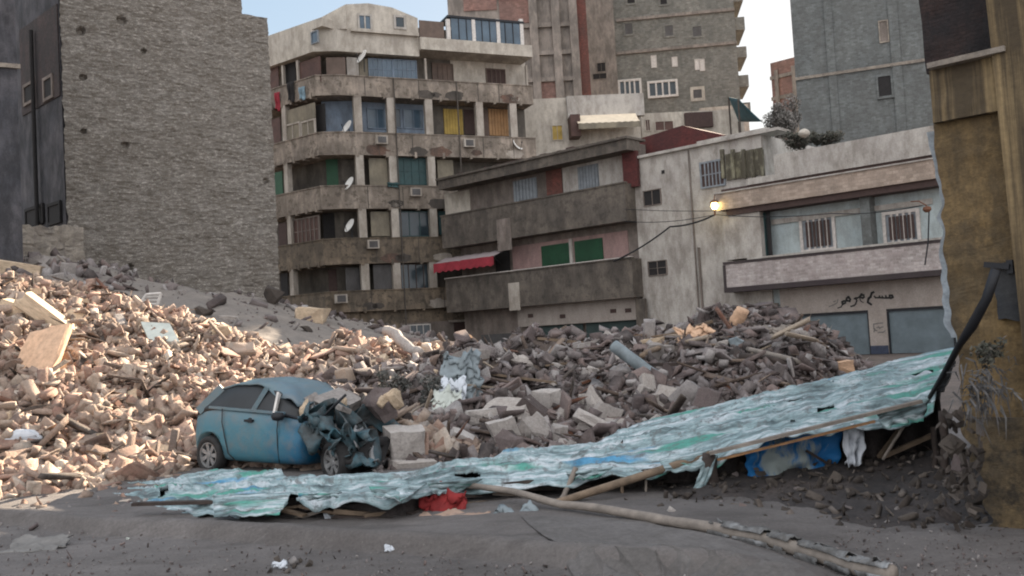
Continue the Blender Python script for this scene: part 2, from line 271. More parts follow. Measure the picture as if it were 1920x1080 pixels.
def roadmat():
    m, t, b, N, L = nmat('dusty_road'); tc = N('ShaderNodeTexCoord'); o = tc.outputs['Object']
    c = ramp(N, L, noisy(N, L, o, .35, 8, .68), [(.36, (.085, .075, .071)), (.49, (.125, .112, .106)), (.62, (.165, .149, .142))])
    c = mixc(N, L, ramp(N, L, noisy(N, L, o, 1.1, 9, .78, (.35, 1.6, 1), w=3), [(.50, 0), (.60, .6)]), c, (.075, .066, .062))
    sp = N('ShaderNodeTexVoronoi'); sp.inputs['Scale'].default_value = 11; L(o, sp.inputs['Vector'])
    c = mixc(N, L, ramp(N, L, sp.outputs['Distance'], [(.0, .55), (.13, 0)]), c, (.26, .23, .21))
    fn = ramp(N, L, noisy(N, L, o, 30, 5, .75), [(.25, .68), (.75, 1.2)]); c = mixc(N, L, 1.0, c, fn, 'MULTIPLY')
    L(c, b.inputs['Base Color']); b.inputs['Roughness'].default_value = .93
    bp = N('ShaderNodeBump'); bp.inputs['Strength'].default_value = .7; bp.inputs['Distance'].default_value = .04; L(noisy(N, L, o, 3, 10, .8), bp.inputs['Height']); L(bp.outputs[0], b.inputs['Normal']); return m
M['road'] = roadmat()
M['pave'] = wallmat('pave', (.165, .152, .146), (.135, .124, .119), grime=(.08, .072, .066), amt=.6, patch=.8, obj=True, bump=.5)

# ------------------------------------------------------------------ mesh building
BASE = {}
def prop(o, label=None, cat=None, group=None, kind=None):
    if label: o['label'] = label
    if cat: o['category'] = cat
    if group: o['group'] = group
    if kind: o['kind'] = kind
    return o
def thing(name, label, cat, loc, group=None, rot=None):
    o = bpy.data.objects.new(name, None); C.objects.link(o); o.location = loc; o.empty_display_size = .3
    if rot: o.rotation_euler = rot
    BASE[o.name] = Vector(loc); return prop(o, label, cat, group)
class MB:
    def __init__(s): s.v = []; s.f = []; s.m = []
    def poly(s, pts, mi=0):
        k = len(s.v); s.v += [tuple(p) for p in pts]; s.f.append(tuple(range(k, k+len(pts)))); s.m.append(mi)
    def box8(s, p, mi=0):                     # p: 4 bottom, 4 top, both counter-clockwise from above
        k = len(s.v); s.v += [tuple(q) for q in p]
        for f in ((3, 2, 1, 0), (4, 5, 6, 7), (0, 1, 5, 4), (1, 2, 6, 5), (2, 3, 7, 6), (3, 0, 4, 7)):
            s.f.append(tuple(k+i for i in f)); s.m.append(mi)
    def box(s, lo, hi, mi=0):
        x0, y0, z0 = lo; x1, y1, z1 = hi
        s.box8([(x0, y0, z0), (x1, y0, z0), (x1, y1, z0), (x0, y1, z0), (x0, y0, z1), (x1, y0, z1), (x1, y1, z1), (x0, y1, z1)], mi)
    def pbox(s, pl, u0, u1, z0, z1, d0, d1, mi=0):
        if u1 < u0: u0, u1 = u1, u0
        if z1 < z0: z0, z1 = z1, z0
        s.box8([pl.p(u0, z0, d1), pl.p(u1, z0, d1), pl.p(u1, z0, d0), pl.p(u0, z0, d0), pl.p(u0, z1, d1), pl.p(u1, z1, d1), pl.p(u1, z1, d0), pl.p(u0, z1, d0)], mi)
    def tube(s, pts, rad, seg=8, mi=0, cap=True):
        pts = [Vector(p) for p in pts]; n = len(pts); k0 = len(s.v)
        if not hasattr(rad, '__len__'): rad = [rad]*n
        up = Vector((0, 0, 1))
        for i, p in enumerate(pts):
            d = (pts[min(i+1, n-1)]-pts[max(i-1, 0)]).normalized()
            a = d.cross(up if abs(d.z) < .95 else Vector((1, 0, 0))).normalized(); b = a.cross(d)
            for j in range(seg):
                t = 2*math.pi*j/seg; s.v.append(tuple(p+(a*math.cos(t)+b*math.sin(t))*rad[i]))
        for i in range(n-1):
            for j in range(seg):
                a_, b_ = k0+i*seg+j, k0+i*seg+(j+1) % seg; s.f.append((a_, b_, b_+seg, a_+seg)); s.m.append(mi)
        if cap: s.f.append(tuple(range(k0, k0+seg))); s.m.append(mi); s.f.append(tuple(range(k0+(n-1)*seg, k0+n*seg))[::-1]); s.m.append(mi)
    def beam(s, a, b, w_, h_, mi=0, up=Vector((0, 0, 1))):
        a, b = Vector(a), Vector(b); d = (b-a).normalized(); x = d.cross(up)
        x = x.normalized()*w_/2 if x.length > 1e-3 else Vector((w_/2, 0, 0)); y = x.cross(d).normalized()*h_/2
        s.box8([a-x-y, a+x-y, b+x-y, b-x-y, a-x+y, a+x+y, b+x+y, b-x+y], mi)
    def lathe(s, prof, M4=Matrix(), seg=24, mi=0, closed=False):   # prof: (r, h) about local z
        k0 = len(s.v); n = len(prof)
        for r, h in prof:
            for j in range(seg): t = 2*math.pi*j/seg; s.v.append(tuple(M4 @ Vector((r*math.cos(t), r*math.sin(t), h))))
        for i in range(n if closed else n-1):
            i2 = (i+1) % n
            for j in range(seg): j2 = (j+1) % seg; s.f.append((k0+i*seg+j, k0+i*seg+j2, k0+i2*seg+j2, k0+i2*seg+j)); s.m.append(mi)
    def strip(s, poly, z0, z1, d0, d1, mi=0):  # mitred wall over a plan polyline between two outward offsets
        P0, P1 = offset(poly, d0), offset(poly, d1)
        for i in range(len(poly)-1):
            a, b, c, d = P1[i], P1[i+1], P0[i+1], P0[i]
            s.box8([(a.x, a.y, z0), (b.x, b.y, z0), (c.x, c.y, z0), (d.x, d.y, z0), (a.x, a.y, z1), (b.x, b.y, z1), (c.x, c.y, z1), (d.x, d.y, z1)], mi)
    def prism(s, outline, z0, z1, mi=0):
        n = len(outline); s.poly([(p[0], p[1], z0) for p in outline][::-1], mi); s.poly([(p[0], p[1], z1) for p in outline], mi)
        for i in range(n):
            a, b = outline[i], outline[(i+1) % n]; s.poly([(a[0], a[1], z0), (b[0], b[1], z0), (b[0], b[1], z1), (a[0], a[1], z1)], mi)
    def sheet(s, fn, nu, nv, mi=0):
        k = len(s.v)
        for i in range(nu+1):
            for j in range(nv+1): s.v.append(tuple(fn(i/nu, j/nv)))
        for i in range(nu):
            for j in range(nv): a = k+i*(nv+1)+j; s.f.append((a, a+nv+1, a+nv+2, a+1)); s.m.append(mi)
    def build(s, name, mats, parent=None, local=False, smooth=False, fix=True, label=None, thick=0, uvfn=None, uvpl=None):
        if uvpl: uvfn = lambda i: ((Vector(s.v[i])-uvpl.O).dot(uvpl.u), s.v[i][2])
        if not isinstance(mats, (list, tuple)): mats = [mats]
        b = BASE[parent.name] if parent and not local else Vector((0, 0, 0))
        me = bpy.data.meshes.new(name); V = np.array(s.v, float) - np.array(b) ; me.from_pydata(V.tolist(), [], s.f)
        for m_ in mats: me.materials.append(M[m_])
        me.polygons.foreach_set('material_index', s.m)
        if fix:
            bm = bmesh.new(); bm.from_mesh(me); bmesh.ops.recalc_face_normals(bm, faces=bm.faces); bm.to_mesh(me); bm.free()
        uvl = me.uv_layers.new(name='UVMap').data
        if uvfn:
            for lp in me.loops: uvl[lp.index].uv = uvfn(lp.vertex_index)
        else:
            for p in me.polygons:
                n_ = p.normal
                if abs(n_.z) > .75: f_ = lambda q: (q.x, q.y)
                else:
                    t_ = Vector((-n_.y, n_.x, 0)).normalized(); f_ = lambda q, t_=t_: (q.dot(t_), q.z)
                for li in p.loop_indices: q = Vector(s.v[me.loops[li].vertex_index]); uvl[li].uv = f_(q)
        if smooth: me.polygons.foreach_set('use_smooth', [True]*len(me.polygons))
        o = bpy.data.objects.new(name, me); C.objects.link(o)
        if parent: o.parent = parent; BASE[o.name] = BASE[parent.name]
        else: BASE[o.name] = Vector((0, 0, 0))
        if thick: md = o.modifiers.new('thickness', 'SOLIDIFY'); md.thickness = thick
        if label: o['label'] = label
        return o
def offset(poly, d):
    P = [Vector((p[0], p[1], 0)) for p in poly]; out = []
    for i, p in enumerate(P):
        ns = []
        if i > 0: e = (P[i]-P[i-1]).normalized(); ns.append(Vector((e.y, -e.x, 0)))
        if i < len(P)-1: e = (P[i+1]-P[i]).normalized(); ns.append(Vector((e.y, -e.x, 0)))
        if len(ns) == 2: n_ = (ns[0]+ns[1]).normalized(); k = 1/max(.3, n_.dot(ns[0]))
        else: n_ = ns[0]; k = 1
        out.append(p+n_*d*k)
    return out
def rest_on(o, p): o.location = p; BASE[o.name] = Vector(p)
def window(parent, pl, box, d, frame='window_frame', pane='glass', nv=1, nh=0, fw=.07, name='window', dep=.07, sill=False):
    u0, u1, z0, z1 = pl.rect(*box, d) if len(box) == 4 and max(box) > 60 else box
    f = MB()
    f.pbox(pl, u0-fw, u0, z0-fw, z1+fw, d-.04, d+dep); f.pbox(pl, u1, u1+fw, z0-fw, z1+fw, d-.04, d+dep)
    f.pbox(pl, u0, u1, z1, z1+fw, d-.04, d+dep); f.pbox(pl, u0, u1, z0-fw, z0, d-.04, d+dep)
    for i in range(nv): u = u0+(u1-u0)*(i+1)/(nv+1); f.pbox(pl, u-fw*.35, u+fw*.35, z0, z1, d+.012, d+dep-.01)
    for i in range(nh): z = z0+(z1-z0)*(i+1)/(nh+1); f.pbox(pl, u0, u1, z-fw*.3, z+fw*.3, d+.014, d+dep-.02)
    if sill: f.pbox(pl, u0-.15, u1+.15, z0-fw-.08, z0-fw-.003, d, d+.18)
    o = f.build(name, frame, parent)
    g = MB(); g.pbox(pl, u0, u1, z0, z1, d-.03, d+.01); g.build('pane' if 'shutter' not in name else 'leaf', pane, o); return o
def slats(parent, pl, box, d, mat, n, name='shutter', vertical=False, back=None, dep=.05):
    u0, u1, z0, z1 = pl.rect(*box, d) if max(box) > 60 else box
    f = MB(); f.pbox(pl, u0, u1, z0, z1, d, d+.02)
    for i in range(n):
        if vertical: a = u0+(u1-u0)*(i+.12)/n; b = u0+(u1-u0)*(i+.82)/n; f.pbox(pl, a, b, z0, z1, d+.02, d+dep+.02)
        else: a = z0+(z1-z0)*(i+.1)/n; b = z0+(z1-z0)*(i+.8)/n; f.pbox(pl, u0, u1, a, b, d+.02, d+dep)
    return f.build(name, mat, parent)

# ------------------------------------------------------------------ ground and road
g = MB(); g.poly([(-700, -60, -.02), (700, -60, -.02), (700, 900, -.02), (-700, 900, -.02)]); prop(g.build('ground', 'dust_soil'), kind='structure')
def rdz(x, y):
    return .016*noise.noise(Vector((x*.5, y*.5, 0)))+.012*noise.noise(Vector((x*1.9, y*1.9, 3)))+.012*noise.noise(Vector((x*5, y*5, 3)))+.006*noise.noise(Vector((x*11, y*11, 3)))+.034
k1 = onground(-400, 960); k2 = onground(1000, 1062); kd = (k2-k1).normalized(); kn = Vector((kd.y, -kd.x, 0)); kn = kn if kn.y < 0 else -kn
def road_h(x, y):
    q = Vector((x, y, 0)); s_ = (q-k1).dot(kn); t_ = (q-k1).dot(kd); fade = max(0, min(1, (k2-k1).length+2.5-t_))
    s_ += .12*noise.noise(Vector((x*.7, y*.7, 8)))
    return rdz(x, y) + fade*(.10*max(0, min(1, (.03-s_)/.09)) + .07*math.exp(-(s_+.16)**2/.015))
g = MB(); g.sheet(lambda u, v: (lambda x, y: (x, y, road_h(x, y)))(-12+24*u, 5.5+12*v), 420, 260)
prop(g.build('road', 'road', smooth=True), kind='structure')
pv = [onground(980, 992), onground(1150, 1002), onground(1400, 1040), onground(1560, 1110), onground(1500, 1400), onground(1200, 1400), onground(1080, 1110)]
g = MB(); cen = sum(pv, Vector())/len(pv)
ring = [p.lerp(q, t) for p, q in zip(pv, pv[1:]+pv[:1]) for t in (0, .2, .4, .6, .8)]
ring = [p+Vector((noise.noise(p*1.5), noise.noise(p*1.5+Vector((9, 0, 0))), 0))*.14 for p in ring]
for lv in range(8):
    for i in range(len(ring)):
        a, b = ring[i], ring[(i+1) % len(ring)]; f0, f1 = 1-lv/8, 1-(lv+1)/8
        q = [cen.lerp(a, f0), cen.lerp(b, f0), cen.lerp(b, f1), cen.lerp(a, f1)]
        q = [Vector((p.x, p.y, road_h(p.x, p.y)+.012)) for p in q]
        g.poly(q if f1 > 0 else q[:3])
prop(g.build('pavement', 'pave'), kind='structure')

# ------------------------------------------------------------------ grey stone building, left
GL = math.radians(52); du = Vector((math.sin(GL), math.cos(GL), 0))
e = at(525, 540, 54); W = Pl((e.x, e.y), du)
uL = W.hit(122, 300)[0]; TOP = 27.0
side = Pl(W.p(uL, 0), (-math.cos(GL)*-1, -math.sin(GL))); # direction towards viewer; built explicitly below
stone = thing('stone_building', 'tall windowless grey stone building rising behind the sunlit rubble', 'building', W.p(uL/2, 0))
zt1 = W.hit(478, 2)[1]; u1 = W.hit(453, 10)[0]; zt2 = W.hit(480, 30)[1]; u2 = W.hit(500, 60)[0]
def rough_wall(pl, ua, ub, za, zb, d, mat, nu, nv, amp, holes=()):
    m = MB()
    def fn(a, b):
        u = ua+(ub-ua)*a; z = za+(zb-za)*b
        edge = 0 if 0 < a < 1 else .10*noise.noise(Vector((z*1.7, 5, 1)))+.05*noise.noise(Vector((z*6, 5, 1)))
        q = amp*noise.noise(Vector((u*1.1, z*1.6, 2)))+amp*.7*noise.noise(Vector((u*2.5, z*7, 9)))
        for hu, hz, r in holes:
            dd = math.hypot(u-hu, (z-hz)*1.2)
            if dd < r: q -= .5*(1-dd/r)**.4
        if b == 1: z += .15*noise.noise(Vector((u*1.3, 3, 3)))
        return pl.p(u+edge, z, d+q)
    m.sheet(fn, nu, nv); return m
holes = [(*W.hit(x, y), r*.75) for x, y, r in ((235, 272, .28), (152, 58, .3), (156, 145, .25), (228, 38, .35), (245, 500, .2), (157, 245, .2), (500, 340, .25), (270, 95, .2))]
rough_wall(W, uL, u1, 0, TOP, 0, 'stone', 160, 260, .08, holes).build('wall', 'stone', stone, uvpl=W)
m = rough_wall(W, u1, 0, 0, zt2, -.02, 'stone', 26, 200, .08, holes); m.build('wall', 'stone', stone, uvpl=W)
m = MB(); bk = 7.5
m.box8([W.p(uL, 0, -.3), W.p(u1, 0, -.3), W.p(u1, 0, -bk), W.p(uL, 0, -bk), W.p(uL, TOP-.2, -.3), W.p(u1, TOP-.2, -.3), W.p(u1, TOP-.2, -bk), W.p(uL, TOP-.2, -bk)])
m.box8([W.p(u1+.003, 0, -.3), W.p(0, 0, -.3), W.p(0, 0, -bk), W.p(u1+.003, 0, -bk), W.p(u1+.003, zt2-.2, -.3), W.p(0, zt2-.2, -.3), W.p(0, zt2-.2, -bk), W.p(u1+.003, zt2-.2, -bk)])
m.build('structural_core', 'stone', stone)
def blob_patch(pl, box, d, mat, name, parent, n=26, thick=.04):
    u0, u1_, z0, z1 = pl.rect(*box, d); m = MB(); cu, cz = (u0+u1_)/2, (z0+z1)/2; pts = []
    for i in range(n*2):
        t = 2*math.pi*i/(n*2); c_, s_ = math.cos(t), math.sin(t); k = 1/max(abs(c_), abs(s_))**.8
        k *= 1+.12*noise.noise(Vector((c_*2+cu, s_*2+cz, 0)))+.05*noise.noise(Vector((c_*9+cu, s_*9, 0)))
        pts.append((cu+(u1_-u0)/2*c_*k, cz+(z1-z0)/2*s_*k))
    f = [pl.p(u, z, d+thick) for u, z in pts]; b_ = [pl.p(u, z, d-.1) for u, z in pts]
    m.poly(f); [m.poly([f[i], f[(i+1) % len(f)], b_[(i+1) % len(f)], b_[i]]) for i in range(len(f))]
    return m.build(name, mat, parent)
# return wall and dark light well left of the corner
RV = Pl(W.p(uL, 0, -.2), (-.34, -.94)); RV = None
c0 = W.p(uL, 0, -.25); dirb = Vector((-.72, .69, 0)).normalized()
D = Pl(c0-dirb*(-5.2), -dirb)                 # its u runs back towards the corner c0 (u = 5.2)
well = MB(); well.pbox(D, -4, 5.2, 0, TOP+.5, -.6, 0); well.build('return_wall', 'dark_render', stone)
u0, ub, z0, z1 = D.rect(40, 30, 112, 200); t = MB(); t.pbox(D, u0, ub, z0, z1, .003, .06); t.build('brick_infill', 'dark_brick', stone)
for bx in ((84, 148, 98, 182), (47, 160, 63, 190), (50, 392, 80, 418), (92, 385, 112, 415)):
    window(stone, D, bx, .07, 'brown_wall' if bx[1] < 200 else 'dark', 'dark', nv=0, fw=.16)
t = MB(); q0 = D.p(D.hit(72, 200)[0], 0, .25); t.tube([q0+Vector((0, 0, 5)), q0+Vector((0, 0, 19.5))], .11, 8); t.build('drainpipe', 'dark', stone)
q = at(36, 250, 38); e2 = Pl((q.x, q.y), (math.sin(R(60)), math.cos(R(60))))
nb = thing('dark_plastered_building', 'dim grey plastered building cut off by the left edge of the photo', 'building', e2.p(-3, 0))
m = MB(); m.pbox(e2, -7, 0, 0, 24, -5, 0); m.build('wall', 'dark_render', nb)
m = MB(); uu0, uu1, zz0, zz1 = e2.rect(0, 120, 34, 128); m.pbox(e2, -7, .12, zz0, zz1, .003, .12); m.build('ledge', 'stone_patch', nb)
q = at(-60, 430, 39); q2 = at(140, 430, 43.5); lw = Pl((q.x, q.y), q2-q)
m = rough_wall(lw, 0, (q2-q).length, 0, lw.zz((0, 424), (120, 424)), 0, 'stone', 60, 60, .1)
o = m.build('low_stone_wall', 'stone_patch', thick=.5, uvpl=lw); prop(o, 'low pinkish stone wall stub at the foot of the dark light well', 'wall')

# ------------------------------------------------------------------ apartment block, centre left
rb, lb = R(66.3), R(52)
dr = Vector((math.sin(rb), math.cos(rb), 0)); dl = Vector((-math.sin(lb), math.cos(lb), 0))
Cc = at(648, 400, 66); Cc.z = 0
RP = Pl(Cc, dr); Dd = RP.p(RP.hit(1004, 260)[0], 0)
MP0 = Pl(Cc, Vector((1, .12, 0))); Bb = MP0.p(MP0.hit(603, 400)[0], 0)
LP = Pl(Bb, -dl); Aa = LP.p(LP.hit(500, 400)[0], 0)
MP = Pl(Bb, Cc-Bb)
Aa = Aa-(Bb-Aa).normalized()*1.5; poly = [Aa, Bb, Cc, Dd]
apt = thing('apartment_block', 'decaying six storey corner apartment block with stained wraparound balconies', 'building', Cc)
zr = lambda y, x=700: RP.hit(x, y)[1]
levels = [(zr(y1, 700), zr(y0, 700)) for y0, y1 in ((145, 181), (250, 291), (349, 391), (447, 494), (545, 583))]
back = 1.7
def inner(o_): return offset(poly, o_)
m = MB(); zg = levels[-1][0]
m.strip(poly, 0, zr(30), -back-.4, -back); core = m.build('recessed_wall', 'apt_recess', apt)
m = MB(); Pb = offset(poly, -back-.4); m.prism([(p.x, p.y) for p in Pb]+[(Dd+Vector((-2.5, 9, 0)))[:2], (Aa+Vector((9, 5, 0)))[:2]][::1], 0, zr(100)); m.build('structural_core', 'apt_plaster', apt)
for i, (za, zb) in enumerate(levels):
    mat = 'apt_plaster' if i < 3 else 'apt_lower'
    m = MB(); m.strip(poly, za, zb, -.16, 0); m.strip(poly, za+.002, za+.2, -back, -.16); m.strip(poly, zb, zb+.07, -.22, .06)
    for pl, ext in ((RP, (Dd-Cc).length), (LP, -(Bb-Aa).length)):
        for k in range(7):                    # broken lumps and brackets under the slab
            u = ext*(k+.5)/7; m.pbox(pl, u-.09, u+.09, za-.12, za+.3, -.5, .03 if k % 2 else .05)
    m.build('balcony_parapet', mat, apt)
    if i in (0, 1, 2, 3): zn = levels[i+1][1]
    else: zn = 0
rw_ = random.Random(11)
for i, (za, zb) in enumerate(levels):
    for k in range(5):
        u = rw_.uniform(.5, (Dd-Cc).length-1.5); h_ = rw_.uniform(.25, .5); pts = []
        for q in range(18):
            t = 6.283*q/18; kk = 1+.35*noise.noise(Vector((math.cos(t)*2+u, math.sin(t)*2+i, 3))); pts.append((u+rw_.uniform(.9, 1.1)*h_*1.7*math.cos(t)*kk, (za+.35)+h_*.8*math.sin(t)*kk))
        m = MB(); z_ = [(a, min(max(b, za+.02), zb-.05)) for a, b in pts]; m.poly([RP.p(a, b, .012) for a, b in z_]); m.build('bare_patch', rw_.choice(('bare_dark', 'bare_brick', 'bare_pale')), apt, fix=False)
    for k in range(4):
        u = (Dd-Cc).length*(k+rw_.uniform(.1, .9))/4; m = MB(); m.pbox(RP, u-.025, u+.025, za+.03, zb-.02, .003, .02); m.build('panel_joint', 'bare_dark', apt)
for x in (742, 860):
    u = RP.hit(x, 250)[0]; m = MB(); m.tube([RP.p(u, 1.5, .12), RP.p(u, levels[0][1], .12)], .05, 6); m.build('drainpipe', 'bare_dark', apt)
for x, y in ((716, 262), (880, 268), (700, 458), (780, 360), (640, 560)):
    u, z = RP.hit(x, y, .3); m = MB(); m.pbox(RP, u-.42, u+.42, z-.3, z+.3, .02, .38); m.pbox(RP, u-.3, u+.3, z-.22, z+.22, .381, .40, 1); m.build('air_conditioner', ('apt_column', 'grey_panel'), apt)
zcol = [(levels[i][0], levels[i+1][1]) for i in range(4)]
def col(x, i, w_=.28, pl=RP, mat='apt_column'):
    z1, z0 = zcol[i]; u = pl.hit(x, 0.5*((250, 350, 447, 545)[i]+(181, 291, 391, 494)[i]), -.1)[0]
    m = MB(); m.pbox(pl, u-w_, u+w_, z0+.07, z1+.005, -.45, -.02); m.build('column', mat, apt)
for i, xs in enumerate(((671, 733, 804, 899, 962), (675, 737, 809), (680, 741, 813), (685, 744, 812))):
    for x in xs: col(x, i)
for i, xs in enumerate(((533,), (537,), (543,), (548,))):
    for x in xs: col(x, i, .2, LP)
def panel(box, pl, d, mat, name='enclosure_panel', t_=.06):
    u0, ub, z0, z1 = pl.rect(*box, d); m = MB(); m.pbox(pl, u0, ub, z0, z1, d, d+t_); return m.build(name, mat, apt)
# floor behind first parapet (y 190-250)
panel((676, 188, 798, 249), RP, -back, 'pale_blue', 'painted_wall'); panel((808, 190, 975, 254), RP, -back, 'apt_recess', 'painted_wall')
panel((604, 190, 664, 250), MP, -back+.02, 'pale_blue', 'painted_wall')
window(apt, RP, (690, 205, 725, 240), -back+.08, 'pale_blue', 'glass_blue', 1)
window(apt, RP, (736, 205, 750, 238), -back+.08, 'pale_blue', 'glass', 0); window(apt, RP, (758, 206, 792, 240), -back+.08, 'pale_blue', 'glass_blue', 1)
slats(apt, RP, (832, 205, 868, 252), -back+.08, 'yellow_shutter', 7, vertical=True); panel((870, 206, 892, 252), RP, -back+.08, 'dark_brown', 'door_leaf')
slats(apt, RP, (916, 205, 960, 255), -back+.08, 'orange_shutter', 8, vertical=True); panel((905, 206, 916, 255), RP, -back+.08, 'brown_shutter', 'door_leaf')
window(apt, LP, (537, 234, 562, 262), -.12, 'apt_column', 'beige_panel', 1, 0, .12); window(apt, LP, (567, 228, 590, 254), -.12, 'apt_column', 'beige_panel', 1, 0, .12)
panel((511, 222, 527, 272), LP, -.3, 'wood_brown'); panel((594, 196, 611, 248), LP, -.6, 'dark', 'door_leaf')
panel((537, 200, 592, 228), LP, -.2, 'beige_panel')
# next (y 291-350)
panel((692, 297, 726, 347), RP, -.5, 'beige_panel'); window(apt, RP, (744, 298, 800, 345), -.5, 'teal_shutter', 'teal_shutter', 3, 1)
panel((612, 297, 634, 348), MP, -back+.1, 'green_shutter', 'shutter'); panel((640, 296, 668, 350), MP, -back+.02, 'apt_recess', 'painted_wall')
panel((516, 322, 531, 368), LP, -.3, 'green_shutter', 'shutter'); panel((820, 300, 850, 345), RP, -.6, 'beige_panel')
# next (y 391-447)
panel((695, 397, 730, 443), RP, -.5, 'beige_panel'); window(apt, RP, (748, 398, 806, 442), -.5, 'teal_shutter', 'glass', 2, 0)
window(apt, LP, (552, 410, 598, 455), -.3, 'brown_wall', 'wood_brown', 5, 1, .1); panel((606, 400, 628, 448), MP, -back+.1, 'dark', 'door_leaf')
panel((822, 396, 850, 440), RP, -.5, 'teal_shutter', 'shutter'); panel((524, 418, 539, 462), LP, -.3, 'dark_brown')
# next (y 494-545)
panel((700, 496, 738, 542), RP, -.5, 'grey_panel'); window(apt, RP, (752, 496, 808, 540), -.5, 'dark_brown', 'glass', 3, 0)
panel((616, 505, 632, 550), MP, -back+.1, 'dark_brown', 'door_leaf'); panel((648, 502, 684, 545), RP, -.8, 'grey_panel'); panel((528, 512, 541, 556), LP, -.3, 'dark')
# upper floor under the roof band (y 100-150)
panel((845, 112, 985, 166), RP, -back, 'cream', 'painted_wall')
window(apt, RP, (812, 121, 848, 150), -back+.1, 'brown_shutter', 'brown_shutter', 3, 0, .08); window(apt, RP, (913, 131, 946, 157), -back+.1, 'brown_shutter', 'dark_brown', 3, 0, .08)
for b_ in ((692, 112, 735, 148), (738, 114, 780, 148)): window(apt, RP, b_, -.4, 'pale_blue', 'glass_blue', 4, 1, .05)
panel((612, 108, 648, 146), MP, -.3, 'brown_shutter'); panel((650, 108, 672, 144), RP, -.4, 'white_wall'); panel((673, 110, 690, 146), RP, -.5, 'beige_panel')
panel((560, 112, 602, 160), LP, -.3, 'wood_brown'); panel((530, 118, 556, 182), LP, -.5, 'dark', 'door_leaf'); panel((508, 126, 524, 190), LP, -.3, 'wood_brown')
for x in (528, 556): 
    u = LP.hit(x, 150)[0]; m = MB(); m.pbox(LP, u-.1, u+.1, levels[0][1]+.07, zr(104), -.3, -.1); m.build('column', 'apt_column', apt)
for x in (800, 989):
    u = RP.hit(x, 140)[0]; m = MB(); m.pbox(RP, u-.07, u+.07, levels[0][1]+.07, zr(102), -.3, -.1); m.build('column', 'apt_column', apt)
# cream roof storey
zb_ = zr(101); uA = RP.hit(783, 60)[0]
roofP = [Aa, Bb, Cc, RP.p(uA, 0)]
m = MB(); m.strip(roofP, zb_, zr(60, 690), -3.5, .12)
def zl(x, y): return LP.hit(x, y, .12)[1]
for pl, xs, ys in ((LP, (500, 560, 603), (68, 47, 32)), (MP, (603, 648), (32, 8)), (RP, (648, 690, 735, 783), (8, 6, 14, 34))):
    for a in range(len(xs)-1):
        x0, x1, y0, y1 = xs[a], xs[a+1], ys[a], ys[a+1]
        ua, ub2 = pl.hit(x0, y0, .12)[0], pl.hit(x1, y1, .12)[0]; z0_, z1_ = pl.hit(x0, y0, .12)[1], pl.hit(x1, y1, .12)[1]; zz = zr(60, 690)+.001
        m.box8([pl.p(ua, zz, .12), pl.p(ub2, zz, .12), pl.p(ub2, zz, -3), pl.p(ua, zz, -3), pl.p(ua, max(zz+.05, z0_), .12), pl.p(ub2, max(zz+.05, z1_), .12), pl.p(ub2, max(zz+.05, z1_), -3), pl.p(ua, max(zz+.05, z0_), -3)])
m.build('roof_storey', 'cream', apt)
window(apt, LP, (585, 60, 596, 80), .13, 'grey_shutter', 'glass_blue', 0); window(apt, RP, (674, 30, 694, 54), .13, 'white_wall', 'glass_blue', 1, 0, .14); window(apt, RP, (742, 33, 757, 51), .13, 'white_wall', 'glass', 0, 0, .16)
m = MB(); m.pbox(RP, RP.hit(656, 60)[0], RP.hit(782, 60)[0], zr(66, 720), zr(60, 720), .12, .42); m.build('ledge', 'cream', apt)
m = MB(); ue = RP.hit(993, 100)[0]; m.pbox(RP, uA+.003, ue, zr(103, 890), zr(81, 890), -back, .5); m.pbox(RP, uA+.003, ue, zr(101, 890), zr(94, 890), -back-2, -back-.003); m.build('roof_terrace_parapet', 'cream', apt)
ter = zr(81, 890)
m = MB(); panel((786, 40, 832, 74), RP, -.1, 'brown_shutter', 'corrugated_screen'); panel((846, 38, 976, 84), RP, -.05, 'glass_blue', 'terrace_glazing', .05)
for x in (841, 888, 934, 978):
    m = MB(); u = RP.hit(x, 60)[0]; m.pbox(RP, u-.14, u+.14, ter, zr(36, x), -.2, .06); m.build('terrace_post', 'white_metal', apt)
m = MB(); m.pbox(RP, RP.hit(838, 36)[0], RP.hit(982, 50)[0], zr(38, 900), zr(34, 900), -2, .1)
for k in range(1, 9): u = RP.hit(846+130*k/9, 60)[0]; m.pbox(RP, u-.03, u+.03, ter, zr(38, 900), .003, .045)
m.build('terrace_roof', 'black_metal', apt)
# ground floor
m = MB(); m.strip([Aa, Bb, Cc, RP.p(RP.hit(905, 600)[0], 0)], 0, zg, -.9, -.5); m.build('ground_floor_wall', 'apt_lower', apt)
panel((752, 602, 905, 672), RP, -.5, 'brown_wall', 'painted_wall')
window(apt, RP, (757, 610, 806, 640), -.43, 'white_metal', 'glass', 3, 0); panel((852, 602, 886, 642), RP, -.43, 'dark_brown', 'door_leaf')
m = MB(); m.pbox(RP, RP.hit(846, 620)[0], RP.hit(892, 620)[0], zr(603, 868), zr(599, 868), -.44, -.3); m.build('door_lintel', 'apt_column', apt)

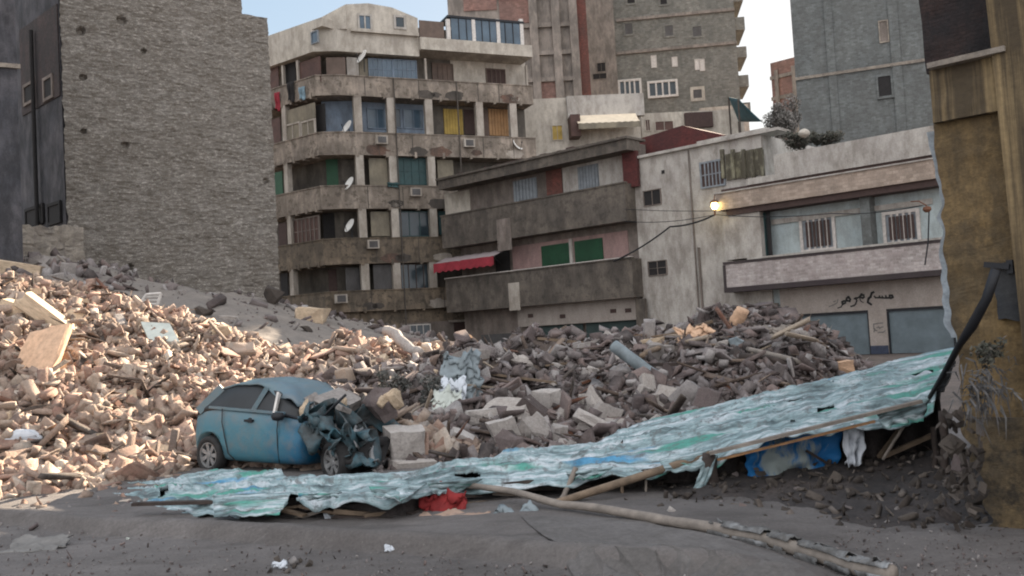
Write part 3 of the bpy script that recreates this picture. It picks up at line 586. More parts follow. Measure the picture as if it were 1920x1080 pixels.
def dish(px, py, Y, r, label, yaw=-.9, group='satellite dishes on the apartment block'):
    p = at(px, py, Y); o = thing('satellite_dish', label, 'satellite dish', p, group)
    T = Matrix.Translation(p) @ Matrix.Rotation(yaw, 4, 'Z') @ Matrix.Rotation(R(62), 4, 'X')
    m = MB(); prof = [(.001, 0)]+[(r*k/6, .22*r*(k/6)**2) for k in range(1, 7)]
    m.lathe([(a, b) for a, b in prof]+[(a, b-.02) for a, b in prof[::-1]], T, 20); m.build('reflector', 'dish', o, smooth=True)
    m = MB(); m.tube([T @ Vector((0, -r*.9, .15*r)), T @ Vector((0, -.2*r, r*.9))], .02, 6); m.tube([T @ Vector((0, -.25*r, r*.85)), T @ Vector((0, -.1*r, r*.98))], .05, 8); m.build('feed_arm', 'black_metal', o)
    m = MB(); q = p+Vector((.05, .25, -.1)); m.tube([T @ Vector((0, 0, -.02)), q], .035, 6); m.tube([q, q+Vector((0, 0, -.9))], .04, 6); m.build('mount', 'black_metal', o)
dish(652, 239, 66.2, .52, 'white satellite dish at the second balcony down of the apartment block')
dish(656, 345, 66.0, .52, 'white satellite dish on the third balcony down, above the brown doorway bay')
dish(657, 424, 66.0, .52, 'white satellite dish inside the fourth balcony down of the apartment block')
dish(680, 107, 66.4, .55, 'white satellite dish hanging under the cream roof storey')
dish(970, 272, 71.5, .5, 'grey satellite dish at the far right end of the balconies', .9)
for k, (px, py, w_, h_, mt, lb_) in enumerate(((545, 172, .7, 1.4, 'dark', 'dark garments hanging off the top left balcony rail'), (520, 190, .5, 1.3, 'awning_red', 'red cloth hanging at the far left edge of the top balcony'), (566, 175, .6, .9, 'blue_cloth', 'grey blue cloth drying beside the dark garments'), (738, 347, 1.0, .35, 'teal_shutter', 'teal cloth folded over the third balcony rail'))):
    pl = LP if px < 600 else RP; u, z = pl.hit(px, py, .12); m = MB()
    m.sheet(lambda a, b, u=u, z=z: pl.p(u+(a-.5)*w_*(1-.15*b), z+h_/2-b*h_*(1-.1*math.sin(a*5)), .14+.07*math.sin(a*11)+.04*math.sin(b*7)), 14, 10)
    prop(m.build('hanging_laundry', mt, smooth=True, thick=.02), lb_, 'laundry')

# ------------------------------------------------------------------ the street line: brown house and white house
P0 = at(1700, 560, 46); SA = R(46.97); ST = Pl((P0.x, P0.y), (math.sin(SA), -math.cos(SA)))
bal = 1.2
br = thing('brown_house', 'brown three storey house with long concrete balconies and green shutters', 'building', ST.p(ST.hit(1000, 620)[0], 0))
def sr(box, d=0): return ST.rect(*box, d)
uBL = ST.hit(829, 450, bal)[0]; uBR = ST.hit(1176, 420, bal)[0]; uE = ST.hit(1200, 450, 0)[0]
zc = ST.zz((830, 343), (1192, 252), bal)
m = MB(); m.pbox(ST, uBL+.6, uE, 0, zc, -9, 0); m.build('wall', 'brown_wall', br)
def band(a, b, c, d_, dd, u0=None, u1=None):  # a,b top line ends; c,d bottom line ends
    return ST.zz(c, d_, dd), ST.zz(a, b, dd)
def parapet(parent, name, mat, z0, z1, u0, u1, d, t_=.16, cop=True, base='brown_concrete', slab=True):
    m = MB(); m.pbox(ST, u0, u1, z0, z1, d-t_, d)
    if slab: m.pbox(ST, u0, u1, z0+.003, z0+.2, 0.003, d-t_)
    m.pbox(ST, u0, u0+t_, z0+.21, z1, .003, d-t_); m.pbox(ST, u1-t_, u1, z0+.21, z1, .003, d-t_)
    if cop: m.pbox(ST, u0-.05, u1+.05, z1, z1+.08, d-t_-.05, d+.06)
    return m.build(name, mat, parent)
za, zb2 = band((829, 401), (1171, 349), (833, 463), (1175, 417), bal); parapet(br, 'balcony_parapet', 'brown_concrete', za, zb2, uBL, uBR, bal); zU = (za, zb2)
za, zb2 = band((842, 528), (1185, 480), (846, 584), (1192, 559), bal); parapet(br, 'balcony_parapet', 'brown_concrete', za, zb2, uBL+.1, uBR+.15, bal); zM = (za, zb2)
m = MB(); m.pbox(ST, uBL+.1, uBR+.15, zM[1]+.08, zM[1]+.13, bal-.2, bal+.09); m.build('coping', 'window_frame', br)
m = MB(); za, zb2 = band((829, 343), (1194, 250), (829, 352), (1180, 284), bal); m.pbox(ST, uBL, uBR+.4, za, zb2, -.003, bal+.1); m.pbox(ST, uBL-.1, uBR+.5, zb2, zb2+.14, -.5, bal+.25); m.build('cornice', 'brown_concrete', br); zC = (za, zb2)
m = MB(); zz_ = zb2
for k in range(40):
    u = uBL+(uBR-uBL)*k/40; m.pbox(ST, u, u+random.uniform(.15, .6), zz_+.14, zz_+.14+random.uniform(.03, .22), random.uniform(0, .5), random.uniform(.6, 1.2))
m.build('roof_rubble', 'dark_brown', br)
def spanel(parent, box, d, mat, name='painted_wall', t_=.05):
    u0, u1_, z0, z1 = sr(box, d); m = MB(); m.pbox(ST, u0, u1_, z0, z1, d, d+t_); return m.build(name, mat, parent)
spanel(br, (1025, 300, 1054, 375), .003, 'brick_red'); spanel(br, (1056, 290, 1170, 372), .003, 'white_wall')
spanel(br, (962, 447, 1180, 520), .003, 'pink'); spanel(br, (1172, 285, 1199, 352), .3, 'maroon', 'maroon_pillar', .25)
slats(br, ST, (1084, 310, 1123, 356), .08, 'grey_shutter', 7, 'window', True); slats(br, ST, (963, 336, 1007, 376), .04, 'grey_shutter', 7, 'window', True)
for b_ in ((1016, 458, 1070, 498), (1078, 449, 1131, 491)): slats(br, ST, b_, .08, 'green_shutter', 14, 'shutter')
m = MB(); u_ = ST.hit(1074, 475)[0]; m.pbox(ST, u_-.12, u_+.12, ST.hit(1074, 500)[1], ST.hit(1074, 448)[1], .06, .2); m.build('window_mullion', 'white_wall', br)
spanel(br, (930, 470, 957, 520), .01, 'dark', 'door_leaf'); spanel(br, (835, 360, 882, 400), .01, 'cream')
for x, y in ((955, 372), (905, 380), (860, 388), (920, 384)):
    pass
for (x, w_, y0, y1) in ((933, 26, 410, 470), (955, 20, 530, 582)):
    u0, u1_, z0, z1 = sr((x, y0, x+w_, y1), bal); m = MB(); m.pbox(ST, u0, u1_, z0, z1, bal, bal+.06); m.build('pilaster', 'apt_column' if y0 > 500 else 'brown_wall', br)
m = MB(); za_, zb3 = band((975, 590), (1196, 562), (975, 615), (1196, 597), .5); m.pbox(ST, ST.hit(971, 600, .5)[0], ST.hit(1196, 580, .5)[0], za_, zM[0]-.002, .003, .5); m.build('shop_fascia', 'shop_wall', br)
for k, (x, y) in enumerate(((995, 592), (1055, 593), (1150, 583), (1178, 582))): 
    u, z = ST.hit(x, y, .5); m = MB(); m.pbox(ST, u-.22, u+.22, z-.12, z+.12, .5, .53); m.build('peeled_spot', 'dark_brown', br)
for b_ in ((1005, 610, 1096, 690), (1102, 602, 1196, 690)): slats(br, ST, b_, .2, 'roller_green', 26, 'roller_shutter')
slats(br, ST, (905, 625, 998, 700), .1, 'grey_panel', 14, 'roller_shutter'); spanel(br, (1198, 560, 1216, 680), .5, 'brown_concrete', 'pier', .2)
# awning
zt = ST.hit(890, 484, bal)[1]; ua, ub2 = ST.hit(826, 495, bal)[0], ST.hit(938, 480, bal)[0]
aw = thing('awning', 'faded red awning with pale scalloped top over the brown house balcony', 'awning', ST.p(ua, zt, bal))
m = MB(); m.sheet(lambda a, b: ST.p(ua+(ub2-ua)*a, zt+.35-b*.45+.02*math.sin(a*40), bal*.55+b*1.2), 30, 4); m.build('canopy', 'awning_grey', aw, thick=.03)
m = MB(); m.sheet(lambda a, b: ST.p(ua+(ub2-ua)*a, zt-.10-b*(.62+.05*math.cos(a*60)), bal*.55+1.2+.04*math.sin(a*25)), 60, 3); m.build('valance', 'awning_red', aw, thick=.03)
m = MB(); [m.tube([ST.p(u, zt-.6, bal-.1), ST.p(u, zt-.1, bal*.55+1.15)], .025, 6) for u in (ua+.1, ub2-.1)]; m.build('arm', 'black_metal', aw)

# maroon parapet behind, on the roof
mq = thing('maroon_roof_room', 'low maroon brick room on the roof where the brown and white houses meet', 'roof room', ST.p(ST.hit(1250, 280, -3)[0], zc))
pp = [(1195, 262, 0, 0), (1275, 234, 0, 0), (1345, 250, 0, 0)]
PM = Pl(ST.p(uE, 0, -1.2), ST.u); m = MB()
ua_, ub_ = PM.hit(1193, 275)[0], PM.hit(1350, 262)[0]; um = PM.hit(1280, 240)[0]; zbm = PM.hit(1200, 305)[1]-1.2
z1_, z2_, z3_ = PM.hit(1193, 262)[1], PM.hit(1280, 235)[1], PM.hit(1350, 252)[1]
for (a, za1, b, zb1) in ((ua_, z1_, um, z2_), (um, z2_, ub_, z3_)):
    m.box8([PM.p(a, zbm, 0), PM.p(b, zbm, 0), PM.p(b, zbm, -4), PM.p(a, zbm, -4), PM.p(a, za1, 0), PM.p(b, zb1, 0), PM.p(b, zb1, -4), PM.p(a, za1, -4)])
m.build('wall', 'maroon', mq)

# white house
wh = thing('white_house', 'white two storey house with tiled balconies and grey shop shutters', 'building', ST.p(ST.hit(1500, 620)[0], 0))
uA0 = ST.hit(1201, 450, .2)[0]; uA1 = ST.hit(1440, 450, .2)[0]; uW1 = ST.hit(1790, 450, .2)[0]
zA = ST.zz((1202, 297), (1330, 272), .2)
m = MB(); m.pbox(ST, uE+.003, uA1, 0, zA, -9, .2); m.build('wall', 'white_wall', wh)
m = MB(); zP = ST.zz((1450, 287), (1741, 241), bal); m.pbox(ST, uA1+.003, uW1+2, 0, zP-1.0, -9, 0); m.build('recessed_wall', 'blue_white', wh)
m = MB(); m.pbox(ST, ST.hit(1200, 300, .2)[0], ST.hit(1462, 252, .3)[0], zA, zA+.16, -1, .45); m.pbox(ST, ST.hit(1310, 300, .2)[0], ST.hit(1440, 262, .2)[0], zA+.162, zA+.3, -1, .3); m.build('cornice', 'white_wall', wh)
# stained upper block with barred window
spanel(wh, (1362, 283, 1432, 333), .21, 'stain_wall', 'stained_panel', .08)
for x in (1356, 1376, 1396, 1412, 1430):
    u = ST.hit(x, 310, .3)[0]; m = MB(); m.pbox(ST, u-.09, u+.09, ST.hit(x, 335, .3)[1], ST.hit(x, 280, .3)[1], .24, .42); m.build('pilaster', 'stain_wall', wh)
window(wh, ST, (1316, 304, 1357, 348), .22, 'grey_shutter', 'dark_brown', 5, 1, .1)
window(wh, ST, (1208, 357, 1239, 384), .21, 'brown_wall', 'dark', 1, 0, .05); window(wh, ST, (1217, 490, 1250, 515), .21, 'brown_wall', 'dark', 1, 1, .05)
for x in (1303, 1310):
    u = ST.hit(x, 450, .2)[0]
    m = MB(); m.tube([ST.p(u, 1.2 if x > 1305 else 2, .28), ST.p(u, zA-.1 if x < 1305 else 6.3, .28)], .045 if x < 1305 else .07, 8); m.build('drainpipe', 'brown_wall', wh)
m = MB(); u = ST.hit(1242, 300, .2)[0]; m.pbox(ST, u-.1, u+.1, ST.hit(1240, 323, .2)[1]-.1, ST.hit(1240, 323, .2)[1]+.1, .2, .23); m.build('vent_hole', 'dark', wh)
# balcony bands
def wband(a, b, c, d_, mat, name, u0, u1, d, t_=.18, slab=True):
    z0, z1 = band(a, b, c, d_, d); return parapet(wh, name, mat, z0, z1, u0, u1, d, t_, False, slab=slab), (z0, z1)
uR = ST.hit(1775, 500, bal)[0]; uT = ST.hit(1342, 370, bal)[0]; uS = ST.hit(1358, 520, bal)[0]
o, zt_ = wband((1341, 362), (1741, 303), (1350, 393), (1746, 337), 'tile_band', 'tiled_band', uT, uR, bal)
m = MB(); m.pbox(ST, uT-.1, uR, zt_[1]+.002, zt_[1]+.07, .2, bal+.08); m.build('coping', 'white_wall', wh)
m = MB(); m.pbox(ST, uT+.3, uR, zt_[1]+.072, zt_[1]+.22, .4, bal-.1); m.build('shadow_gap', 'dark_brown', wh)
m = MB(); ug = ST.hit(1450, 290, bal)[0]; m.pbox(ST, ug, uR, zt_[1]+.222, zP, .9, bal); m.pbox(ST, uA1-.5, ug-.003, zt_[1]+.222, zP-1.0, .85, bal-.02); m.build('roof_parapet', 'white_wall', wh)
m = MB(); m.pbox(ST, uT+.5, uR, zt_[0]-.33, zt_[0]-.003, .003, bal-.15); m.build('beam', 'dark_brown', wh)
z0, z1 = band((1404, 492), (1759, 455), (1358, 540), (1763, 505), bal)
o = parapet(wh, 'balcony_parapet', 'tile_white', z0, z1, uS, uR, bal, .18, False); zLB = (z0, z1)
m = MB(); m.pbox(ST, uS-.04, uR, z0-.27, z0-.003, .003, bal+.04); m.pbox(ST, uS-.04, uS+.12, z0, z1-.02, .003, bal+.03); m.build('dark_trim', 'purple_band', wh)
m = MB(); m.pbox(ST, uS-.02, uR, z1+.002, z1+.14, bal-.2, bal+.03); m.build('dark_trim', 'purple_band', wh)
m = MB(); m.pbox(ST, ST.hit(1402, 490, bal)[0], uR, z1+.142, z1+.24, bal-.2, bal+.06); m.build('rail', 'white_wall', wh)
m = MB(); m.pbox(ST, uT+.2, uA1, zLB[1]+.26, zt_[0]-.34, .203, bal-.25); m.build('balcony_end_wall', 'white_wall', wh)
spanel(wh, (1404, 400, 1440, 482), .5, 'teal_shutter', 'door_leaf')
spanel(wh, (1436, 388, 1446, 482), .5, 'dark', 'door_jamb')
spanel(wh, (1625, 358, 1643, 470), .003, 'grey_block', 'pilaster', .7)
for b_ in ((1506, 410, 1562, 466), (1662, 400, 1720, 452)): window(wh, ST, b_, .02, 'window_frame', 'grey_shutter', 4, 0, .16, dep=.09, sill=True)
for b_ in ((1510, 414, 1558, 462), (1666, 404, 1716, 448)):
    u0, u1_, z0_, z1_ = sr(b_, .1); m = MB()
    for k in range(7): u = u0+(u1_-u0)*(k+.5)/7; m.pbox(ST, u-.06, u+.06, z0_, z1_, .1, .13)
    m.build('window_bar', 'dark_brown', wh)
m = MB(); u0, u1_, z0_, z1_ = sr((1446, 392, 1750, 402), .02); m.pbox(ST, u0, u1_, z0_, z1_, .003, .12); m.build('lintel', 'white_wall', wh)
# shop front
zsh = ST.zz((1480, 590), (1776, 573), .2)
uS0, uS1, uS2, uS3 = (ST.hit(x, 620, .2)[0] for x in (1481, 1631, 1665, 1790))
m = MB(); zf = zLB[0]-.27
m.pbox(ST, ST.hit(1466, 600, .2)[0], uR, zsh, zf-.003, .003, .25); m.pbox(ST, ST.hit(1466, 600, .2)[0], uS0, 0, zsh-.002, .003, .25); m.pbox(ST, uS1, uS2, 0, zsh-.002, .003, .25); m.build('shop_wall', 'shop_wall', wh)
for a, b in ((uS0, uS1), (uS2, uS3)): slats(wh, ST, (a, b, 0, zsh), .06, 'roller_grey', 34, 'roller_shutter', dep=.04)
m = MB()
for a, b in ((uS0, uS1), (uS2, uS3)): m.pbox(ST, a, b, zsh-.12, zsh-.004, .12, .22); m.pbox(ST, a, a+.07, 0, zsh-.13, .12, .22); m.pbox(ST, b-.07, b, 0, zsh-.13, .12, .22)
m.build('shutter_rail', 'black_metal', wh)
m = MB(); m.pbox(ST, uS1+.01, uS2-.01, 0, ST.hit(1648, 648, .25)[1], .25, .28); m.build('painted_base', 'dark_blue_paint', wh)
spanel(wh, (1374, 580, 1458, 690), .205, 'dark', 'doorway', .02)  # flat dark panel stands for the unlit opening, no hole cut
m = MB(); u0, u1_, z0_, z1_ = sr((1366, 571, 1464, 690), .2); m.pbox(ST, u0, u1_, z1_-.14, z1_, .2, .33); m.pbox(ST, u1_-.12, u1_, 0, z1_-.142, .2, .33); m.build('door_frame', 'brown_wall', wh)
# the black hand lettering above the shutters, and the small painted notice on the pier
def stroke(m, pts, w_, d=.25, pl=ST):
    P = [pl.hit(1530+x/9, 520+y/9, d) for x, y in pts]
    for (a, b), (c, e_) in zip(P, P[1:]):
        L_ = math.hypot(c-a, e_-b) or .01; nx, nz = -(e_-b)/L_*w_/2, (c-a)/L_*w_/2; ex, ez = (c-a)/L_*w_*.35, (e_-b)/L_*w_*.35
        m.poly([pl.p(a-ex-nx, b-ez-nz, d+.012), pl.p(c+ex-nx, e_+ez-nz, d+.012), pl.p(c+ex+nx, e_+ez+nz, d+.012), pl.p(a-ex+nx, b-ez+nz, d+.012)])
m = MB()
for s_, w_ in (([(1300, 335), (1285, 305), (1245, 305), (1240, 345), (1265, 352), (1300, 335)], .10), ([(1245, 345), (1190, 350), (1178, 312)], .09), ([(1190, 350), (1130, 348), (1120, 320)], .08), ([(1130, 348), (1080, 343), (1070, 315)], .08), ([(1080, 343), (1010, 345), (985, 320)], .08),
               ([(975, 250), (940, 265), (925, 320), (885, 370), (875, 420), (935, 460)], .11), ([(880, 350), (900, 335), (935, 340)], .06),
               ([(810, 300), (760, 300), (735, 330), (790, 350), (815, 330)], .10), ([(735, 330), (700, 350), (670, 345), (690, 395), (670, 450), (640, 478), (590, 490)], .08), ([(740, 350), (755, 400), (800, 425)], .05),
               ([(565, 340), (520, 350), (510, 385), (570, 405), (580, 370), (560, 345)], .10), ([(515, 400), (470, 400), (440, 415), (450, 455), (500, 430)], .10), ([(450, 455), (425, 500), (370, 518)], .06)): stroke(m, s_, w_)
for k, (x, y) in enumerate(((655, 360), (770, 280), (545, 325))): stroke(m, [(x-8, y), (x+8, y)], .08)
o = m.build('hand_lettering', 'ink', wh); 
m = MB(); [stroke(m, s_, .05) for s_ in ([(372, 375), (358, 430), (300, 465), (225, 495)], [(330, 400), (300, 410)])]; m.build('hand_lettering', 'ink_faint', wh)
m = MB()
for s_ in ([(970, 790), (1050, 775), (1130, 770)], [(975, 800), (980, 870), (1000, 870)], [(1030, 850), (1060, 835), (1075, 860), (1110, 840), (1135, 835)], [(980, 920), (990, 890), (1030, 900)], [(1050, 935), (1090, 925), (1130, 930), (1165, 905)]): stroke(m, s_, .06)
m.build('painted_notice', 'ink_faint', wh)
# clutter on the white house roof
def leafball(name, c, r, label, cat, n, mat='leaf', leaf=.16, twigs=30, group=None, sq=.8):
    o = thing(name, label, cat, c-Vector((0, 0, r*sq)), group); m = MB(); rr = random.Random(int(c.x*10+n))
    cl = [(c+Vector((rr.gauss(0, .5), rr.gauss(0, .5), rr.gauss(0, .42)*sq))*1.0, rr.uniform(.25, .5)*r) for _ in range(16)]
    cl = [(c+(p-c)*r*.9, q) for p, q in cl]
    for _ in range(n):
        p, q = rr.choice(cl); v = Vector((rr.gauss(0, 1), rr.gauss(0, 1), rr.gauss(0, 1))).normalized()*q*rr.random()**.4; x = p+v
        a = Vector((rr.uniform(-1, 1), rr.uniform(-1, 1), rr.uniform(-1, 1))).normalized(); b = a.orthogonal().normalized(); s_ = leaf*rr.uniform(.5, 1.3)
        m.poly([x-a*s_, x+b*s_*.5, x+a*s_, x-b*s_*.5])
    m.build('crown', mat, o, fix=False)
    t = MB()
    for _ in range(twigs):
        p, q = rr.choice(cl); b0 = c-Vector((rr.uniform(-.3, .3)*r, rr.uniform(-.3, .3)*r, r*sq)); t.tube([b0, b0.lerp(p, .5)+Vector((rr.uniform(-.2, .2), 0, .1))*r, p+Vector((rr.uniform(-.3, .3), rr.uniform(-.3, .3), rr.uniform(0, .3)))*r], [.05*r, .03*r, .012*r], 5)
    t.build('trunk', 'twig', o); return o
zR = ST.hit(1475, 262, -1.5)[1]
leafball('dusty_shrub', at(1470, 222, 56), 1.35, 'round grey dusty shrub on the roof in front of the red brick building', 'shrub', 6500, 'dusty_leaf', leaf=.085)
leafball('dark_creeper', at(1500, 262, 49), .9, 'dark creeper clump behind the white house roof parapet', 'shrub', 2600, leaf=.09, sq=.4)
leafball('dark_creeper', at(1560, 258, 48), .7, 'small low creeper on the parapet end below the grey tower', 'shrub', 1300, leaf=.09, sq=.3)
m = MB(); c_ = at(1508, 250, 48)
m.sheet(lambda a, b: c_+Vector((math.cos(a*6.28)*.28*math.sin(b*3.14), math.sin(a*6.28)*.3*math.sin(b*3.14), .25*math.cos(b*3.14)))*(1+.2*noise.noise(Vector((a*3, b*3, 1)))), 14, 8); prop(m.build('roof_sack', 'cream', smooth=True), 'small pale sack among the dark creeper on the roof', 'sack')
gt = thing('roof_canopy', 'dark green cloth canopy sagging from poles on the far roof', 'canopy', at(1400, 235, 60))
A_, B_, C_, D_ = at(1366, 182, 62), at(1384, 186, 58), at(1428, 228, 57), at(1385, 228, 62)
m = MB(); m.sheet(lambda a, b: (A_.lerp(B_, b)).lerp(D_.lerp(C_, b), a)-Vector((0, 0, .5*math.sin(a*3.1)*math.sin(b*3.1))), 12, 10); m.build('cloth', 'green_tarp', gt, thick=.03, smooth=True)
for p in (A_, B_, D_): m = MB(); m.tube([p, Vector((p.x, p.y, at(1400, 262, 60).z))], .06, 6); m.build('pole', 'twig', gt)

# ------------------------------------------------------------------ roofs and towers behind
KR = R(80)
def slab_building(name, label, pxl, pxr, ytop, Y, ang, mat, depth=12, cat='building', top=None):
    p = at(pxl, 300, Y); pl = Pl((p.x, p.y), (math.sin(ang), math.cos(ang))); u1_ = pl.hit(pxr, 300)[0]
    z = top if top else pl.hit((pxl+pxr)/2, ytop)[1]; o = thing(name, label, cat, pl.p(u1_/2, 0))
    m = MB(); m.pbox(pl, 0, u1_, 0, z, -depth, 0); m.build('wall', mat, o); return o, pl, u1_, z
hr, HP, hu, hz = slab_building('grey_tower', 'tall unplastered grey tower with three rows of small windows', 1103, 1396, 0, 128, R(97), 'tower_render', 22, top=82)
def hz_(x, y): return HP.hit(x, y)
for y in (30, 92):
    m = MB(); zz = HP.hit(1250, y)[1]; m.pbox(HP, HP.hit(1155, y)[0], hu+.05, zz-.2, zz+.2, 0, .25); m.build('string_course', 'tower_conc', hr)
for b_ in ((1172, 44, 1186, 64), (1247, 48, 1262, 67), (1299, 50, 1315, 68), (1176, -10, 1190, 6), (1238, -10, 1250, 8)): window(hr, HP, b_, .01, 'tower_render', 'grey_panel' if b_[1] > 0 else 'dark', 0, 0, .25)
for b_ in ((1222, 105, 1230, 126), (1261, 108, 1269, 124), (1304, 112, 1311, 130), (1313, 112, 1320, 132)): window(hr, HP, b_, .01, 'window_frame', 'white_metal', 0, 0, .1)
for b_ in ((1163, 153, 1199, 178), (1218, 155, 1267, 179)): window(hr, HP, b_, .02, 'white_metal', 'glass', 3, 0, .3, dep=.25)
window(hr, HP, (1300, 168, 1316, 184), .01, 'cream', 'grey_panel', 0, 0, .4)
m = MB(); m.pbox(HP, 0, HP.hit(1155, 100)[0], 0, 82, 0, .9); m.build('pilaster', 'tower_conc', hr)
for b_ in ((1120, 118, 1135, 134), (1112, 138, 1137, 148)): window(hr, HP, b_, .92, 'tower_conc', 'dark', 1, 0, .05)
for k, (y0, y1) in enumerate(((-80, -60), (-20, -2), (28, 52), (84, 104), (138, 160), (190, 212))):   # balconies seen edge-on at the right
    z0, z1 = HP.hit(1400, y1)[1], HP.hit(1400, y0)[1]; m = MB(); m.pbox(HP, hu, hu+1.35, z0, z1, -8, -.6); m.build('balcony', 'tower_render', hr)
m = MB(); zz0, zz1 = HP.hit(1370, 260)[1], HP.hit(1370, 225)[1]; m.pbox(HP, HP.hit(1310, 220)[0], HP.hit(1400, 220)[0], zz0-3, zz1+1.5, 0, 2); m.build('annex', 'cream', hr)
bt, BP, bu, bz = slab_building('brick_frame_tower', 'unfinished tower of red brick panels and bare concrete columns', 855, 1100, 0, 105, R(88), 'tower_conc', 14, top=55)
for b_ in ((935, -40, 1000, 44), (1000, 150, 1050, 190), (1080, -40, 1102, 190), (868, -40, 930, 20)): 
    u0, u1_, z0, z1 = BP.rect(*b_); m = MB(); m.pbox(BP, u0, u1_, z0, z1, 0, .12); m.build('brick_panel', 'tower_brick' if b_[0] != 1080 else 'brick_red', bt)
for x in (1003, 1045, 1078):
    u = BP.hit(x, 100)[0]; m = MB(); m.pbox(BP, u-.45, u+.45, 0, 55, 0, .6); m.build('column', 'tower_conc', bt)
for y in (-10, 48, 100, 150):
    z = BP.hit(1030, y)[1]; m = MB(); m.pbox(BP, BP.hit(930, y)[0], BP.hit(1080, y)[0], z-.25, z+.25, .13, .4); m.build('floor_beam', 'tower_conc', bt)
rb_, QP, qu, qz = slab_building('red_brick_building', 'red brick building with pale concrete frame in the gap beside the grey tower', 1457, 1540, 112, 108, R(133), 'tower_brick', 12, top=at(1457, 118, 108).z)
for y in (140, 180, 215):
    z = QP.hit(1475, y)[1]; m = MB(); m.pbox(QP, -.1, qu, z-.2, z+.2, 0, .15); m.build('floor_beam', 'tower_conc', rb_)
for x in (1459, 1492):
    u = QP.hit(x, 170)[0]; m = MB(); m.pbox(QP, u-.22, u+.22, 0, qz-1, .16, .3); m.build('column', 'tower_conc', rb_)
gb, GP, gu, gz = slab_building('grey_block_tower', 'windowless grey block tower behind the white house with one small opening', 1503, 1990, 0, 77, R(112), 'grey_block', 16, top=62)
window(gb, GP, (1647, 143, 1671, 180), .01, 'grey_block', 'dark', 0, 0, .15, sill=True)
for (x, w_) in ((1682, .35), (1560, .3)): u = GP.hit(x, 130)[0]; m = MB(); m.pbox(GP, u-w_, u+w_, 0, 62, 0, .12); m.build('pilaster', 'grey_block', gb)
for y in (130,): z = GP.hit(1620, y)[1]; m = MB(); m.pbox(GP, 0, gu, z-.12, z+.12, .13, .18); m.build('string_course', 'stone_patch', gb)
window(gb, GP, (1650, 40, 1664, 78), .01, 'stone_patch', 'brown_wall', 0, 0, .1)
# cream rooftop house with awning
cr, CP, cu_, cz_ = slab_building('cream_rooftop_house', 'cream rooftop house with pale awning between brown roof and towers', 978, 1205, 182, 78, R(86), 'cream', 8)
m = MB(); za, zb3 = CP.hit(1130, 222)[1], CP.hit(1130, 184)[1]; m.pbox(CP, CP.hit(1062, 200)[0], CP.hit(1205, 200)[0], za, zb3+.15, 0, .6); m.build('parapet', 'white_wall', cr)
window(cr, CP, (1036, 236, 1054, 262), .02, 'cream', 'yellow_shutter', 1); 
u0, u1_, z0, z1 = CP.rect(1066, 222, 1084, 262, .1); m = MB(); m.pbox(CP, u0, u1_, z0, z1, .02, 1.6); m.build('porch_side', 'wood_brown', cr)
aw2 = thing('awning', 'sunlit cream awning on the rooftop house', 'awning', CP.p(CP.hit(1130, 235)[0], CP.hit(1130, 235)[1]))
u0, u1_ = CP.hit(1080, 225, 1)[0], CP.hit(1195, 235, 1)[0]; zt, zb3 = CP.hit(1130, 218, 0)[1], CP.hit(1130, 246, 2)[1]
m = MB(); m.sheet(lambda a, b: CP.p(u0+(u1_-u0)*a, zt+(zb3-zt)*b*.6-.1*math.sin(b*3), .61+1.6*b), 12, 6); m.build('canopy', 'awning_cream', aw2, thick=.05)
m = MB(); m.sheet(lambda a, b: CP.p(u0+(u1_-u0)*a, zt+(zb3-zt)*(.6+.28*b)+.02*math.sin(a*60), 2.22), 60, 2); m.build('valance', 'beige_panel', aw2, thick=.03)
lw_, LWp, lu_, lz_ = slab_building('low_white_rooftop_house', 'low white rooftop room with dark openings right of the cream rooftop house', 1207, 1400, 208, 84, R(88), 'cream', 6)
for b_ in ((1211, 225, 1218, 245), (1229, 228, 1262, 244)): window(lw_, LWp, b_, .02, 'cream', 'wood_brown', 1)
m = MB(); u0, u1_, z0, z1 = LWp.rect(1283, 212, 1335, 240); m.pbox(LWp, u0, u1_, z0, z1, .01, .4); m.build('timber_screen', 'dark_brown', lw_)

# ------------------------------------------------------------------ near right wall
q = at(1760, 600, 9.0); YW = Pl((q.x, q.y), (math.sin(SA), -math.cos(SA)))
yw = thing('ochre_wall', 'near ochre plastered wall end with streaked upper band', 'wall', YW.p(1, 0))
uEnd = 4.2
zlg1 = YW.zz((1745, 128), (1885, 104), .1); zlg2 = YW.zz((1750, 232), (1890, 203), .1)
def edge_u(z, lo, hi, s_=1.0):
    return .07*noise.noise(Vector((z*1.5, 1, 4)))*s_+.05*noise.noise(Vector((z*6, 1, 4)))*s_
def torn(pl, pxtab, z0, z1, d, t_, mat, name, n=60, ue=uEnd, amp=1.0, jut=0):
    """a wall slab whose left edge follows measured points and is ragged"""
    m = MB(); tab = sorted([(pl.hit(x, y, d)[1], pl.hit(x, y, d)[0]) for x, y in pxtab])
    zs = np.linspace(z0, z1, n+1); us = np.interp(zs, [a for a, b in tab], [b for a, b in tab])
    us = [u+edge_u(z, 0, 0, amp) for u, z in zip(us, zs)]
    NU = 16
    def fn(a, b): i = int(round(b*n)); u = us[i]+(ue-us[i])*a; return pl.p(u, zs[i], d+.03*noise.noise(Vector((u*2, zs[i]*2, 0)))+.015*noise.noise(Vector((u*8, zs[i]*8, 0))))
    m.sheet(fn, NU*3, n)
    for i in range(n): m.poly([fn(0, i/n), fn(0, (i+1)/n), pl.p(us[i+1]+.05, zs[i+1], d-t_), pl.p(us[i]+.05, zs[i], d-t_)])
    for (k, z) in ((0, z0), (n, z1)):
        for j in range(NU*3): a, b = fn(j/(NU*3), k/n), fn((j+1)/(NU*3), k/n); m.poly([a, b, b-pl.n*t_, a-pl.n*t_])
    return m.build(name, mat, yw, smooth=False, uvpl=pl)
